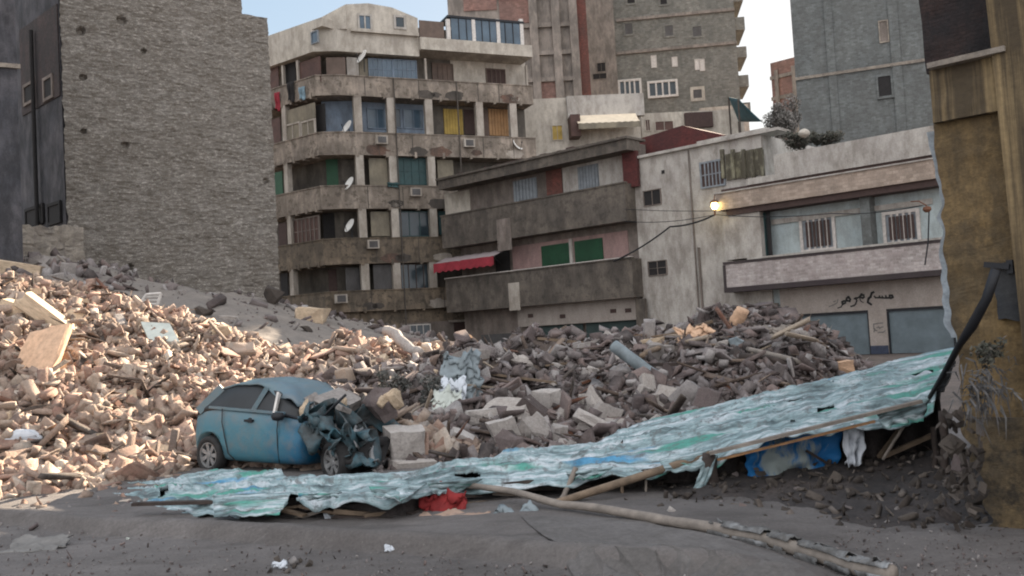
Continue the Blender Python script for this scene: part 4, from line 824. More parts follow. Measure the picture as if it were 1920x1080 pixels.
torn(YW, ((1752, 240), (1765, 420), (1778, 500), (1785, 600), (1800, 700), (1812, 800), (1818, 900), (1830, 1000)), 1.0, zlg2+.02, 0, .5, 'yellow_wall', 'wall_face', 80)
torn(YW, ((1812, 740), (1818, 830), (1830, 930), (1850, 1010)), -.1, 1.02, .05, .5, 'wall_base', 'wall_foot', 50, amp=2)
torn(YW, ((1740, 130), (1750, 230)), zlg2, zlg1, .1, .6, 'yellow_streak', 'upper_band', 24, YW.hit(1902, 150, .1)[0], .3)
torn(YW, ((1718, -60), (1735, 120)), zlg1+.02, zlg1+3, -.08, .5, 'burnt_brick', 'bare_brick', 24, YW.hit(1884, 50)[0], .3)
m = MB(); m.pbox(YW, YW.hit(1738, 128, .2)[0], YW.hit(1884, 105, .2)[0], zlg1, zlg1+.05, -.2, .2); m.build('ledge', 'stone_patch', yw)
uP = YW.hit(1900, 420, .1)[0]
m = MB()
def pf(a, b):
    z = 0+8.5*b; u = uP+(uEnd-uP)*a; return YW.p(u-.02*(z-2), z, .16+.02*noise.noise(Vector((u*2, z*2, 5))))
m.sheet(pf, 12, 120); m.sheet(lambda a, b: YW.p(uP-.02*(8.5*b-2), 8.5*b, .16*a-.02), 1, 60); m.build('pilaster', 'yellow_streak', yw, uvpl=YW)
torn(YW, ((1737, 240), (1752, 300), (1755, 400), (1766, 470), (1772, 600), (1780, 660)), 1.75, zlg2-.02, -.22, .2, 'plaster_edge', 'exposed_plaster_edge', 60, YW.hit(1800, 500)[0], 1.4)
bp_ = blob_patch(YW, (1868, 488, 1960, 600), .02, 'dark_paint', 'dark_stain', yw, 20, .04)
m = MB(); a = YW.p(*YW.hit(1846, 496, .1), .1); b = YW.p(*YW.hit(1893, 500, .1), .1); m.beam(a, b, .05, .05); m.beam(b, b-YW.n*.2, .05, .12); o = m.build('bracket', 'black_metal', yw)
m = MB(); pts = [at(1868, 505, 8.15), at(1850, 560, 8.25), at(1822, 612, 8.4), at(1800, 645, 8.6), at(1770, 700, 9.3), at(1743, 745, 10.1)]
m.tube(pts, [.045, .042, .045, .032, .028, .022], 8); prop(m.build('leaning_pole', 'black_metal', smooth=True), 'bent black pole leaning from the ochre wall bracket down to the tarpaulin', 'pole')
# building body behind the near wall, outside what the frame shows of it
m = MB(); m.pbox(YW, YW.hit(1800, 500)[0]+.15, uEnd+4, 0, 8.5, -5, -.55); m.build('structural_core', 'brown_wall', yw)

# street lamp on the white house corner
lp = ST.p(*ST.hit(1340, 392, bal+.25), bal+.25)
sl = thing('street_lamp', 'small lit yellow street lamp on the white house corner', 'lamp', lp)
m = MB(); T = Matrix.Translation(lp+Vector((0, 0, .18))); m.lathe([(.001, .16), (.12, .155), (.155, .08), (.165, -.02), (.14, -.12), (.07, -.19), (.001, -.2)], T, 18); m.build('bulb', 'bulb', sl, smooth=True)
m = MB(); m.lathe([(.06, .17), (.22, .16), (.24, .2), (.1, .32), (.001, .34)], T, 18); m.tube([lp+Vector((0, 0, .5)), lp+Vector((.1, .25, .75)), ST.p(*ST.hit(1340, 365, bal), bal)+Vector((0, 0, 0))], .035, 8); m.tube([lp+Vector((0, 0, -.35)), lp+Vector((0, 0, -.02))], .05, 8); m.build('lamp_hood', 'rust', sl)
def cable(pts, sag, r, label, name='cable', n=14):
    m = MB(); out = []
    for i in range(len(pts)-1):
        for k in range(n+(i == len(pts)-2)):
            t = k/n; p = pts[i].lerp(pts[i+1], t); p.z -= sag*4*t*(1-t); out.append(p)
    m.tube(out, r, 5); prop(m.build(name, 'black_metal'), label, 'cable')
LB = lp+Vector((0, 0, -.3))
cable([LB, ST.p(*ST.hit(1256, 425, 1.0), 1.0), ST.p(*ST.hit(1150, 490, bal+.3), bal+.3)], .15, .05, 'thick black cable drooping left from the street lamp to the brown house')
cable([LB, ST.p(*ST.hit(1170, 415, bal), bal)], .2, .02, 'thin cable across the white wall just above the drooping one')
cable([LB+Vector((0, 0, .2)), ST.p(*ST.hit(1170, 392, bal), bal)], .05, .018, 'topmost thin cable across the white wall to the brown house')
cable([LB, ST.p(*ST.hit(1560, 400, bal+.1), bal+.1), ST.p(*ST.hit(1730, 385, bal+.1), bal+.1)], .15, .022, 'thin cable running right from the lamp past the recessed windows')
cable([ST.p(*ST.hit(1742, 392, bal+.2), bal+.2), ST.p(*ST.hit(1740, 455, bal+.3), bal+.3), ST.p(*ST.hit(1734, 497, bal+.3), bal+.3)], 0, .035, 'short black cable dangling over the white house balcony')
m = MB(); p = ST.p(*ST.hit(1738, 390, bal+.2), bal+.2); m.lathe([(.001, .1), (.16, .05), (.2, -.08), (.1, -.2), (.001, -.2)], Matrix.Translation(p), 12); m.tube([p+Vector((0, 0, .1)), p+Vector((-.3, .1, .35)), p+Vector((-.5, .5, .4))], .03, 6); prop(m.build('wall_lamp', 'rust'), 'small dark unlit lamp at the right end of the white house balcony', 'lamp')

# ------------------------------------------------------------------ rubble mounds (talus shapes from measured ridge lines)
X0, Y0, CELL, NX, NY = -24.0, 7.0, .14, 286, 311
gx = X0+CELL*np.arange(NX+1); gy = Y0+CELL*np.arange(NY+1); GXX, GYY = np.meshgrid(gx, gy, indexing='ij')
def field(ridge, amp, seed, fr=.9, drop=0):
    P = [(at(px, py, Y)-Vector((0, 0, drop)), k) for px, py, Y, k in ridge]; H = np.full(GXX.shape, -1.0)
    for (a, ka), (b, kb) in zip(P, P[1:]):
        dx, dy = b.x-a.x, b.y-a.y; t = np.clip(((GXX-a.x)*dx+(GYY-a.y)*dy)/(dx*dx+dy*dy), 0, 1)
        dist = np.hypot(GXX-a.x-t*dx, GYY-a.y-t*dy); H = np.maximum(H, a.z+t*(b.z-a.z)-(ka+t*(kb-ka))*dist)
    msk = np.argwhere(H > -.4)
    for i, j in msk:
        x, y = gx[i], gy[j]; n_ = amp*noise.noise(Vector((x*fr, y*fr, seed)))+amp*.5*noise.noise(Vector((x*fr*2.7, y*fr*2.7, seed)))+amp*.22*noise.noise(Vector((x*fr*6, y*fr*6, seed)))
        H[i, j] += n_*min(1, max(.15, H[i, j]))
    return H
RB = [(-200, 455, 27, .36), (0, 503, 26, .36), (60, 503, 27, .36), (130, 560, 27, .35), (200, 602, 27, .33), (280, 638, 27, .30), (430, 640, 26, .26), (520, 650, 26, .26), (600, 642, 26, .27), (650, 617, 26, .29), (700, 627, 26, .3), (760, 652, 25, .3), (830, 697, 23, .3)]
RC = [(640, 748, 20, .3), (700, 705, 22, .28), (740, 695, 23, .28), (860, 690, 22, .26), (900, 665, 22.5, .26), (960, 665, 23, .26), (1000, 645, 24, .25), (1060, 660, 23, .25), (1150, 652, 23, .25), (1200, 642, 24, .25), (1260, 624, 24, .25), (1340, 606, 24, .26), (1390, 594, 24, .26), (1440, 614, 24, .28), (1470, 650, 23.5, .34), (1500, 705, 22.5, .7), (1515, 745, 21, 1.3)]
RA = [(-250, 460, 40, .3), (0, 480, 40, .3), (130, 490, 40, .3), (200, 517, 40, .3), (250, 537, 40, .3), (330, 545, 41, .3), (430, 548, 43, .3), (520, 570, 46, .3), (590, 590, 48, .3), (622, 640, 48, .34)]
RE = [(1340, 925, 10.9, .14), (1500, 880, 11.5, .13), (1700, 868, 11.2, .15), (1770, 872, 10.8, .3)]
RD = [(-60, 900, 15, .14), (60, 885, 15.2, .14), (200, 880, 15.6, .14), (330, 880, 16, .14)]
HA, HB, HC, HE, HD = field(RA, .22, 1, .5), field(RB, .42, 2, 1.1, drop=.34), field(RC, .50, 3, 1.1, drop=-.08), field(RE, .16, 4, 1.6, drop=-.14), field(RD, .10, 5, 1.5)
HB = np.maximum(HB, HD)
HG = field([(330, 835, 17.8, .4), (450, 800, 17.5, .5), (560, 785, 16.9, .5), (700, 785, 16.0, .5), (790, 815, 15.6, .5)], .2, 7, 1.3); HB = np.maximum(HB, HG)
HF = field([(705, 892, 14.0, .5), (765, 885, 14.4, .45), (850, 868, 14.8, .45), (950, 852, 15, .45), (1100, 828, 15.2, .45), (1250, 800, 15.2, .45), (1400, 775, 15.2, .5)], .16, 6, 1.5)
HC[(GYY < 14.9) & (HC > 0)] *= .55; HC = HC-.45*np.clip((960+1776*GXX/GYY-1490)/60, 0, 8)*(GYY > 15.5); HC = np.maximum(HC, HF-.25*np.clip((960+1776*GXX/GYY-1500)/60, 0, 8))
def car_clear(H, x, y, r):
    d_ = np.hypot(GXX-x, GYY-y); H[d_ < r] = np.minimum(H[d_ < r], .12)
for t in (0, .33, .66, 1): car_clear(HB, -4.35+2.2*t, 16.0-1.5*t, .78); car_clear(HC, -4.35+2.2*t, 16.0-1.5*t, .78)
HALL = np.maximum.reduce([HA, HB, HC, HE, np.full(GXX.shape, .03)])
def hgt(x, y):
    i = (x-X0)/CELL; j = (y-Y0)/CELL
    if not (0 <= i < NX and 0 <= j < NY): return .03
    i0, j0 = int(i), int(j); a, b = i-i0, j-j0
    return (HALL[i0, j0]*(1-a)+HALL[i0+1, j0]*a)*(1-b)+(HALL[i0, j0+1]*(1-a)+HALL[i0+1, j0+1]*a)*b
def pile(px, py):
    r = ray(px, py); prev = 8.6
    t = 8.6
    while t < 50:
        p = Vector((0, 0, EYE))+r*t
        if p.z <= hgt(p.x, p.y): return p
        t += .06
    return onground(px, py, .03)
def mound(name, H, mat, label, off=0):
    m = MB(); idx = {}
    ok = H > -.06
    for i, j in np.argwhere(ok): idx[(i, j)] = len(m.v); m.v.append((gx[i], gy[j], H[i, j]+off))
    for (i, j) in idx:
        q = [(i, j), (i+1, j), (i+1, j+1), (i, j+1)]
        if all(k in idx for k in q): m.f.append(tuple(idx[k] for k in q)); m.m.append(0)
    return prop(m.build(name, mat, smooth=True, fix=False), label, 'rubble', kind='stuff')
mound('rubble_mound', HA, 'grey_soil', 'smooth grey dust slope at the foot of the grey stone building')
mound('rubble_mound', HB, 'dust_soil', 'sunlit pinkish rubble heap on the left behind the blue car')
mound('rubble_mound', HC, 'dust_soil', 'shaded rubble heap in the middle behind the tarpaulin')
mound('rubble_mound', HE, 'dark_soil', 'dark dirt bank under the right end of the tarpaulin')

def proto(seed, n=14, rough=.12, box=False, sub=1, flat=1.0):
    rr = random.Random(seed); bm = bmesh.new()
    if box:
        for sx in (-1, 1):
            for sy in (-1, 1):
                for sz in (-1, 1):
                    c = Vector((sx, sy, sz)); 
                    for k in range(2): v = Vector((c.x*rr.uniform(.62, 1.0), c.y*rr.uniform(.62, 1.0), c.z*rr.uniform(.62, 1.0))); bm.verts.new(v*.5)
    else:
        for _ in range(n): v = Vector((rr.gauss(0, 1), rr.gauss(0, 1), rr.gauss(0, 1))).normalized()*rr.uniform(.75, 1.0); bm.verts.new(v*.55)
    bmesh.ops.convex_hull(bm, input=bm.verts)
    bmesh.ops.delete(bm, geom=[v for v in bm.verts if not v.link_faces], context='VERTS')
    bmesh.ops.dissolve_limit(bm, angle_limit=R(9), verts=bm.verts, edges=bm.edges)
    bmesh.ops.triangulate(bm, faces=bm.faces)
    if sub:
        bmesh.ops.subdivide_edges(bm, edges=bm.edges, cuts=sub, use_grid_fill=True)
        for v in bm.verts: v.co += v.co.normalized()*rough*noise.noise(v.co*3.1+Vector((seed, 0, 0)))+Vector((0, 0, 0))
    bmesh.ops.triangulate(bm, faces=bm.faces)
    me = bpy.data.meshes.new('chunk'); bm.to_mesh(me); bm.free(); me.materials.append(None); return me
CH = [proto(k, 11+k % 5, .10, False, 2) for k in range(8)]+[proto(20+k, box=True, rough=.07, sub=2) for k in range(8)]
LOW = [proto(40+k, 8, 0, False, 0) for k in range(5)]+[proto(60+k, box=True, rough=0, sub=0) for k in range(6)]
def chunk(name, label, cat, pos, size, mat, group=None, rot=None, pr=None, rr=random):
    o = bpy.data.objects.new(name, pr or rr.choice(CH)); C.objects.link(o); o.location = pos; o.scale = size
    o.rotation_euler = rot if rot else (rr.uniform(0, 6.3), rr.uniform(0, 6.3), rr.uniform(0, 6.3))
    o.material_slots[0].link = 'OBJECT'; o.material_slots[0].material = M[mat]; return prop(o, label, cat, group)
def frags(name, n, H, mat, label, s0, s1, cond, dens=None, flat=.5, shape=None):
    """many small pieces as one mesh: what nobody could count"""
    P = []
    for me in LOW:
        v = np.array([q.co[:] for q in me.vertices]); f = np.array([p.vertices[:] for p in me.polygons]); P.append((v, f))
    c = np.argwhere((H > .0) & cond); 
    wt = np.ones(len(c)) if dens is None else dens[c[:, 0], c[:, 1]]; c = c[rng.choice(len(c), n, p=wt/wt.sum())]
    V, F = [], []; k = 0
    for i, j in c:
        v, f = P[rng.integers(len(P))]; s_ = s0+(s1-s0)*rng.random()**4; sc = s_*np.array([rng.uniform(.7, 2.6), rng.uniform(.4, 1), rng.uniform(.15, .6) if rng.random() < flat else rng.uniform(.6, 1)])
        if shape == 'stick': sc = s_*np.array([1, rng.uniform(.05, .13), rng.uniform(.03, .09)])
        if shape == 'plate': sc = s_*np.array([1, rng.uniform(.5, .9), rng.uniform(.06, .16)])
        q = rng.normal(size=4)*(np.array([1.6, .35, .35, 1.4]) if shape else 1); q /= np.linalg.norm(q); a, b, cc, d = q
        Rm = np.array([[1-2*(cc*cc+d*d), 2*(b*cc-a*d), 2*(b*d+a*cc)], [2*(b*cc+a*d), 1-2*(b*b+d*d), 2*(cc*d-a*b)], [2*(b*d-a*cc), 2*(cc*d+a*b), 1-2*(b*b+cc*cc)]])
        x = gx[i]+rng.uniform(-.5, .5)*CELL; y = gy[j]+rng.uniform(-.5, .5)*CELL
        V.append((v*sc) @ Rm.T+np.array([x, y, H[i, j]+s_*.22])); F.append(f+k); k += len(v)
    V = np.concatenate(V); F = np.concatenate(F); me = bpy.data.meshes.new(name)
    me.vertices.add(len(V)); me.vertices.foreach_set('co', V.ravel()); me.loops.add(F.size); me.loops.foreach_set('vertex_index', F.ravel().astype(np.int32))
    me.polygons.add(len(F)); me.polygons.foreach_set('loop_start', np.arange(0, F.size, 3, dtype=np.int32)); me.polygons.foreach_set('loop_total', np.full(len(F), 3, dtype=np.int32))
    me.update(); me.validate(); me.materials.append(M[mat]); o = bpy.data.objects.new(name, me); C.objects.link(o)
    return prop(o, label, 'rubble', kind='stuff')
near = 1/np.maximum(GYY-6, 4)
inview = np.abs(GXX) < GYY*.56+.6
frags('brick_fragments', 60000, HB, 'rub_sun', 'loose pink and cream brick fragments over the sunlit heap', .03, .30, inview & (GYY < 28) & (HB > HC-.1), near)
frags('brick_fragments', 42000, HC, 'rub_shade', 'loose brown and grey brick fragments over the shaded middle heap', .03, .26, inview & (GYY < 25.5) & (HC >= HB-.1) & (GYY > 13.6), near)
frags('stone_fragments', 3200, HA, 'rub_shade', 'scattered stones on the grey dust slope', .05, .45, inview & (HA > HB), np.where(GXX < -.40*GYY, 5, np.where(GYY > 41, 1.6, .8)))
frags('stone_fragments', 4500, HE, 'rub_dark', 'broken dark stones and splinters under the right end of the tarpaulin', .008, .10, inview & (HE > HC), None)
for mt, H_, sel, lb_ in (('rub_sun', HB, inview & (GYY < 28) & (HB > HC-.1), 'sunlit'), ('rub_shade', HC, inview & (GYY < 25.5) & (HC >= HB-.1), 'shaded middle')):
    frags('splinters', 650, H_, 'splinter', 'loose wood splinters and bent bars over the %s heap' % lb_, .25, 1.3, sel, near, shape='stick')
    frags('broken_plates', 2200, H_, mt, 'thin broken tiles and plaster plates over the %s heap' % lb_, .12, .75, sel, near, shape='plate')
# small grit along the toe of the heaps and on the road
toe = np.exp(-((GYY-(13.0-.10*(GXX+6)))**2)/1.2); GR = np.full(GXX.shape, .045)
frags('road_grit', 9000, GR, 'rub_shade', 'coarse crumbs along the edge between rubble and road', .01, .11, inview & (GYY < 15), toe**1.5+.002)
frags('road_grit', 9000, GR, 'rub_shade', 'fine grit scattered over the dusty road', .006, .03, inview & (GYY < 13), 1/np.maximum(GYY-5, 2)**2)
frags('road_grit', 1500, GR, 'rub_sun', 'pale crumbs on the sunlit dust at the far left of the road', .03, .16, inview & (GYY < 15.5) & (GYY > 12.3) & (GXX < -5.0), None)

# countable larger pieces
rr = random.Random(5)
def scatter(n, reg, s0, s1, name, label, cat, mat, group, test=None, wf=None):
    k = 0
    for _ in range(n*30):
        if k >= n: break
        px, py = rr.uniform(reg[0], reg[2]), rr.uniform(reg[1], reg[3]); p = pile(px, py)
        if p.y > 49 or p.z < .06: continue
        if test and not test(px, py, p): continue
        s_ = (s0+(s1-s0)*rr.random()**2.6)*(wf(px, py) if wf else 1)
        chunk(name, label, cat, p+Vector((0, 0, s_*.12)), (s_*rr.uniform(.8, 1.5), s_*rr.uniform(.6, 1), s_*rr.uniform(.25, .8)), mat if isinstance(mat, str) else rr.choice(mat), group, rr=rr); k += 1
incar = lambda px, py: 365 < px < 745 and 725 < py < 905
scatter(95, (0, 500, 860, 935), .2, .75, 'rubble_chunk', 'broken masonry chunk lying in the sunlit heap', 'masonry chunk', ('rub_sun', 'rub_sun', 'beige_slab'), 'masonry chunks of the sunlit heap', lambda x, y, p: p.y < 28 and not incar(x, y) and p.x < 0)
scatter(42, (860, 670, 1260, 870), .32, .85, 'rubble_chunk', 'large pale concrete chunk among the smaller stones of the middle heap', 'masonry chunk', ('concrete', 'concrete', 'grey_slab'), 'large pale chunks of the middle heap', lambda x, y, p: 14.6 < p.y < 26)
scatter(110, (700, 590, 1600, 890), .2, .72, 'rubble_chunk', 'broken masonry chunk lying in the shaded middle heap', 'masonry chunk', ('rub_shade', 'concrete', 'rub_shade', 'rub_shade'), 'masonry chunks of the shaded heap', lambda x, y, p: 14.6 < p.y < 26 and not incar(x, y), lambda x, y: 1.15 if x < 1050 and y > 740 else .85)
scatter(22, (0, 480, 600, 640), .35, 1.0, 'rubble_chunk', 'dull stone lying on the grey dust slope under the stone building', 'masonry chunk', ('grey_slab', 'rub_shade'), 'stones on the grey dust slope', lambda x, y, p: p.y > 29 and (x < 260 or y < 560))
scatter(22, (1340, 880, 1830, 1000), .06, .20, 'rubble_chunk', 'dark broken stone in the dirt under the right end of the tarpaulin', 'masonry chunk', ('rub_dark', 'rub_dark', 'rub_shade'), 'dark stones under the tarpaulin', lambda x, y, p: p.y < 13)
def big(px, py, w_, h_, t_, mat, label, rot=(0, 0, 0), pr=9, name='concrete_block', cat='block', lift=.1, toward=0.0):
    p = pile(px, py); s_ = p.y/F_PX; p = p+Vector((0, -toward, h_*s_*lift))
    return chunk(name, label, cat, p, (w_*s_, t_*s_, h_*s_), mat, None, [R(a) for a in rot], CH[pr])
big(110, 678, 105, 125, 26, 'orange_slab', 'big flat orange plaster slab leaning back in the sunlit heap', (-38, -8, -14), 13, 'wall_slab', 'slab', .12, .75)
big(25, 508, 120, 30, 60, 'beige_slab', 'long cream beam at the top left corner of the sunlit heap', (0, 12, 10), 10, 'beam_fragment', 'beam')
big(66, 590, 84, 34, 44, 'beige_slab', 'rounded cream beam piece above the orange slab', (0, 24, 0), 11, 'beam_fragment', 'beam', .1, .7)
big(135, 612, 150, 34, 44, 'beige_slab', 'longest cream beam sloping down to the right of the rounded piece', (0, 38, 0), 12, 'beam_fragment', 'beam', .2, .8)
big(80, 493, 84, 28, 40, 'grey_slab', 'wide grey slab lying at the foot of the light well', (0, -4, 12), 2, 'wall_slab', 'slab')
big(130, 512, 36, 34, 30, 'grey_slab', 'upright square grey slab right of the wide one', (0, 8, 12), 13, 'wall_slab', 'slab')
big(225, 612, 70, 34, 44, 'grey_slab', 'dark grey slab tilted down left of the white board', (20, 32, 0), 4, 'wall_slab', 'slab')
big(38, 832, 88, 46, 40, 'white_cloth', 'white crumpled sheet over rubble at the left edge', (20, -14, 0), 5, 'crumpled_sheet', 'sheet')
big(262, 862, 58, 36, 34, 'rub_sun', 'pinkish block at the foot of the sunlit heap left of the car', (0, 4, 20), 12, 'masonry_block', 'block')
big(195, 870, 22, 20, 20, 'white_board', 'small round white stone left of the pinkish block', (0, 4, 20), 0, 'stone', 'stone')
big(382, 590, 44, 28, 30, 'rub_dark', 'dark boulder on the grey dust slope', (0, 10, 0), 6, 'boulder', 'boulder', .2)
big(430, 598, 36, 9, 20, 'concrete', 'small pale flat stone on the grey dust slope', (0, 6, 0), 8, 'stone', 'stone', .2)
big(768, 832, 72, 66, 60, 'concrete', 'big pale concrete block right of the crushed car', (4, 2, 20), 9, 'concrete_block', 'block', .1, .6)
big(782, 878, 84, 42, 50, 'concrete', 'pale block half buried under the big one by the tarpaulin edge', (0, 3, 12), 10, 'concrete_block', 'block', .1, .5)
big(866, 840, 66, 60, 50, 'concrete', 'pale wedge shaped block in the row of concrete blocks', (8, 30, 10), 11, 'concrete_block', 'block', .1, .4)
big(952, 822, 50, 84, 36, 'concrete', 'pale tall slab leaning left beside a dark bar', (5, -22, 8), 12, 'concrete_block', 'block', .1, .5)
big(1000, 812, 88, 74, 50, 'concrete', 'widest pale concrete block right of the leaning slab', (6, 18, -8), 3, 'concrete_block', 'block', .1, .5)
big(1046, 828, 34, 62, 34, 'concrete', 'narrow pale block at the right end of the row of blocks', (0, 10, 0), 13, 'concrete_block', 'block', .1, .4)
big(905, 785, 60, 30, 40, 'concrete', 'flat pale block lying on top of the row of blocks', (0, -4, 10), 14, 'concrete_block', 'block', .2, .3)
big(895, 690, 44, 64, 30, 'grey_slab', 'brown grey slab standing beside the blue white cloth', (0, 10, 14), 15, 'wall_slab', 'slab', .1, .3)
big(977, 690, 58, 36, 40, 'concrete', 'pale angular lump on the crest of the middle heap', (10, 14, 0), 5, 'concrete_block', 'block', .2)
big(1150, 748, 36, 34, 30, 'concrete', 'round whitish stone in the middle of the shaded heap', (0, 10, 0), 1, 'stone', 'stone', .1, .2)
big(1110, 700, 34, 30, 30, 'concrete', 'pale stone below the collapsed mattress roll', (0, 0, 10), 7, 'stone', 'stone', .1, .2)
big(1222, 652, 50, 28, 36, 'beige_slab', 'tan block on the crest right of the pale pipe', (0, -10, 0), 12, 'masonry_block', 'block', .2)
big(1345, 655, 40, 28, 30, 'concrete', 'whitish stone near the top of the dark crest', (0, -22, 0), 2, 'stone', 'stone', .2, .2)
big(1375, 648, 34, 28, 30, 'pvc', 'bluish stone beside the whitish one near the crest', (0, -22, 0), 4, 'stone', 'stone', .2, .2)
big(1572, 697, 50, 26, 40, 'orange_slab', 'orange and white brick lump at the right end of the heap', (0, -4, 0), 10, 'masonry_block', 'block', .3)
big(585, 600, 60, 36, 60, 'beige_slab', 'beige stub of broken wall at the right end of the grey dust slope', (0, 6, 0), 9, 'masonry_block', 'block', .2)
big(1085, 655, 110, 30, 40, 'grey_slab', 'grey rolled mattress draped along the crest of the middle heap', (0, -14, 0), 6, 'mattress', 'mattress', .1)
big(1262, 978, 26, 40, 20, 'concrete', 'pale pointed stone behind the long fallen pole', (0, 4, 0), 7, 'stone', 'stone', .3)
big(240, 1012, 10, 8, 8, 'white_board', 'small white pebble on the low kerb', (0, 0, 0), 0, 'pebble', 'stone', .3)
big(716, 962, 30, 26, 24, 'grey_slab', 'grey stone in the shadow under the tarpaulin beside the red cloth', (0, 0, 0), 1, 'stone', 'stone', .3)
# white board and metal grille on the grey slope
def board(pts, Y, mat, name, label, cat, t_=.08):
    P = [at(x, y, Y+dy) for x, y, dy in pts]; m = MB(); n_ = (P[1]-P[0]).cross(P[3]-P[0]).normalized()*t_
    m.box8([P[0], P[1], P[2], P[3], P[0]+n_, P[1]+n_, P[2]+n_, P[3]+n_]); o = m.build(name, mat); return prop(o, label, cat)
b_ = pile(298, 640).y
board(((264, 603, .3), (318, 606, .3), (336, 640, -.5), (280, 640, -.5)), b_, 'white_board', 'white_board', 'square white board lying on the grey slope above the rubble', 'board')
b_ = pile(285, 585).y-.3
gr = thing('metal_grille', 'white metal chair frame sticking out of the grey slope', 'metal frame', at(285, 580, b_)); 
A = [at(x, y, b_) for x, y in ((258, 578), (275, 552), (302, 550), (294, 578), (310, 560), (288, 580), (270, 578))]
for a, b in ((0, 1), (1, 2), (2, 3)): m = MB(); m.tube([A[a], A[b]], .055, 6); m.build('frame_bar', 'white_metal', gr)
for k in range(3): m = MB(); m.tube([A[0].lerp(A[1], .3+.25*k), A[3].lerp(A[2], .3+.25*k)], .03, 6); m.build('frame_bar', 'white_metal', gr)
big(514, 568, 46, 50, 46, 'rub_dark', 'dark round boulder at the corner of the grey stone building', (0, 10, 20), 6, 'boulder', 'boulder', .3)
big(575, 622, 30, 16, 20, 'rub_dark', 'small dark lump at the end of the grey dust slope', (0, 30, 0), 5, 'boulder', 'boulder', .2)
# tangled net and crushed plant above the car front
leafball('crushed_net', pile(745, 745)+Vector((0, -.2, .15)), .42, 'dark tangled netting heaped above the crushed car front', 'netting', 1500, 'net', .045, 60)
leafball('crushed_net', pile(700, 775)+Vector((0, -.2, .1)), .55, 'greenish tangled netting right beside the car roof slab', 'netting', 2200, 'net', .05, 60)
leafball('crushed_net', pile(820, 745)+Vector((0, -.2, .1)), .45, 'grey tangled netting below the blue white cloth', 'netting', 1400, 'net', .05, 40)

# pipes, planks and bars in the heaps
def stick(p0, p1, r, mat, name, label, cat, Ya=None, Yb=None, sq=False, group=None, lift=.12, bend=0):
    a = at(*p0, Ya) if Ya else pile(*p0); b = at(*p1, Yb) if Yb else pile(*p1)
    if not Ya: a = a+Vector((0, -.15, lift))
    if not Yb: b = b+Vector((0, -.15, lift))
    m = MB()
    if sq: m.beam(a, b, r*2, r*.8)
    else:
        pts = [a.lerp(b, t/8)+Vector((0, 0, bend*math.sin(math.pi*t/8)))+Vector((noise.noise(Vector((t, a.x, 1))), 0, noise.noise(Vector((t, a.x, 7)))))*r*.7 for t in range(9)]; m.tube(pts, [r*(1+.12*noise.noise(Vector((t, b.x, 3)))) for t in range(9)], 10)
    return prop(m.build(name, mat, smooth=not sq), label, cat, group)
Yc = pile(1200, 700).y
stick((1150, 648), (1245, 718), .13, 'pvc', 'fallen_pipe', 'pale thick pipe sloping down the middle heap to the right', 'pipe', Yc-.3, Yc-.9)
stick((1375, 612), (1394, 580), .16, 'orange_slab', 'broken_pipe', 'short pinkish pipe stub pointing up from the crest', 'pipe', pile(1372, 618).y, pile(1372, 618).y-.2)
stick((1464, 622), (1530, 672), .12, 'pvc', 'fallen_pipe', 'pale thin pipe leaning down the right end of the heap', 'pipe', 22.6, 22.0)
stick((725, 617), (790, 668), .14, 'concrete', 'concrete_post', 'pale concrete post lying on the crest of the sunlit heap', 'post', 25.2, 24.2)
stick((868, 660), (880, 628), .045, 'timber_orange', 'timber_plank', 'left leg of the leaning orange timber frame on the crest', 'plank', 23, 23, True)
stick((878, 628), (925, 668), .045, 'timber_orange', 'timber_plank', 'right leg of the leaning orange timber frame on the crest', 'plank', 23, 22.5, True)
stick((905, 672), (952, 655), .06, 'timber', 'timber_plank', 'tan plank poking out right of the orange timber frame', 'plank', 22, 22.2, True)
stick((600, 690), (700, 735), .05, 'timber_dark', 'timber_plank', 'dark plank running down the sunlit heap behind the car', 'plank')
stick((555, 700), (592, 655), .06, 'rust', 'rusty_bar', 'rusty bar poking up from the sunlit heap behind the car', 'bar')
stick((486, 690), (560, 665), .05, 'rust', 'rusty_bar', 'rusty bar lying flat on the sunlit heap behind the car', 'bar')
stick((940, 790), (1002, 872), .06, 'timber_dark', 'timber_plank', 'dark bar lying between the two largest concrete blocks', 'plank', pile(940, 790).y-.7, pile(1002, 872).y-.6, True)
stick((1015, 716), (1062, 755), .07, 'timber_grey', 'timber_plank', 'grey stick in the middle of the shaded heap', 'plank')
stick((1200, 678), (1290, 640), .06, 'timber', 'timber_plank', 'tan pole along the crest left of the pipe stub', 'plank')
stick((1385, 680), (1520, 700), .10, 'timber_dark', 'timber_plank', 'thick dark timber lying across the right slope of the heap', 'plank')
stick((1400, 665), (1500, 690), .06, 'timber_grey', 'timber_plank', 'grey timber just above the thick dark one on the right slope', 'plank')
stick((107, 478), (140, 508), .05, 'timber_grey', 'timber_plank', 'thin stick standing on the far grey slabs at top left', 'plank', 39, 39)
for k in range(34):
    for _ in range(40):
        px, py = rr.uniform(880, 1540), rr.uniform(620, 840); p = pile(px, py)
        if 15 < p.y < 25: break
    a = rr.uniform(-.9, .9)-.3; L_ = rr.uniform(.5, 1.5); d = Vector((math.cos(a), rr.uniform(-.4, .2), 0)); q = p+d*L_; q.z = hgt(q.x, q.y)
    m = MB(); m.beam(p+Vector((0, 0, .12)), q+Vector((0, 0, .14)), rr.uniform(.05, .12), rr.uniform(.03, .07))
    prop(m.build('splintered_plank', rr.choice(('timber_dark', 'timber', 'timber_grey', 'rust'))), 'splintered plank among the stones of the shaded middle heap', 'plank', 'splintered planks of the shaded heap')
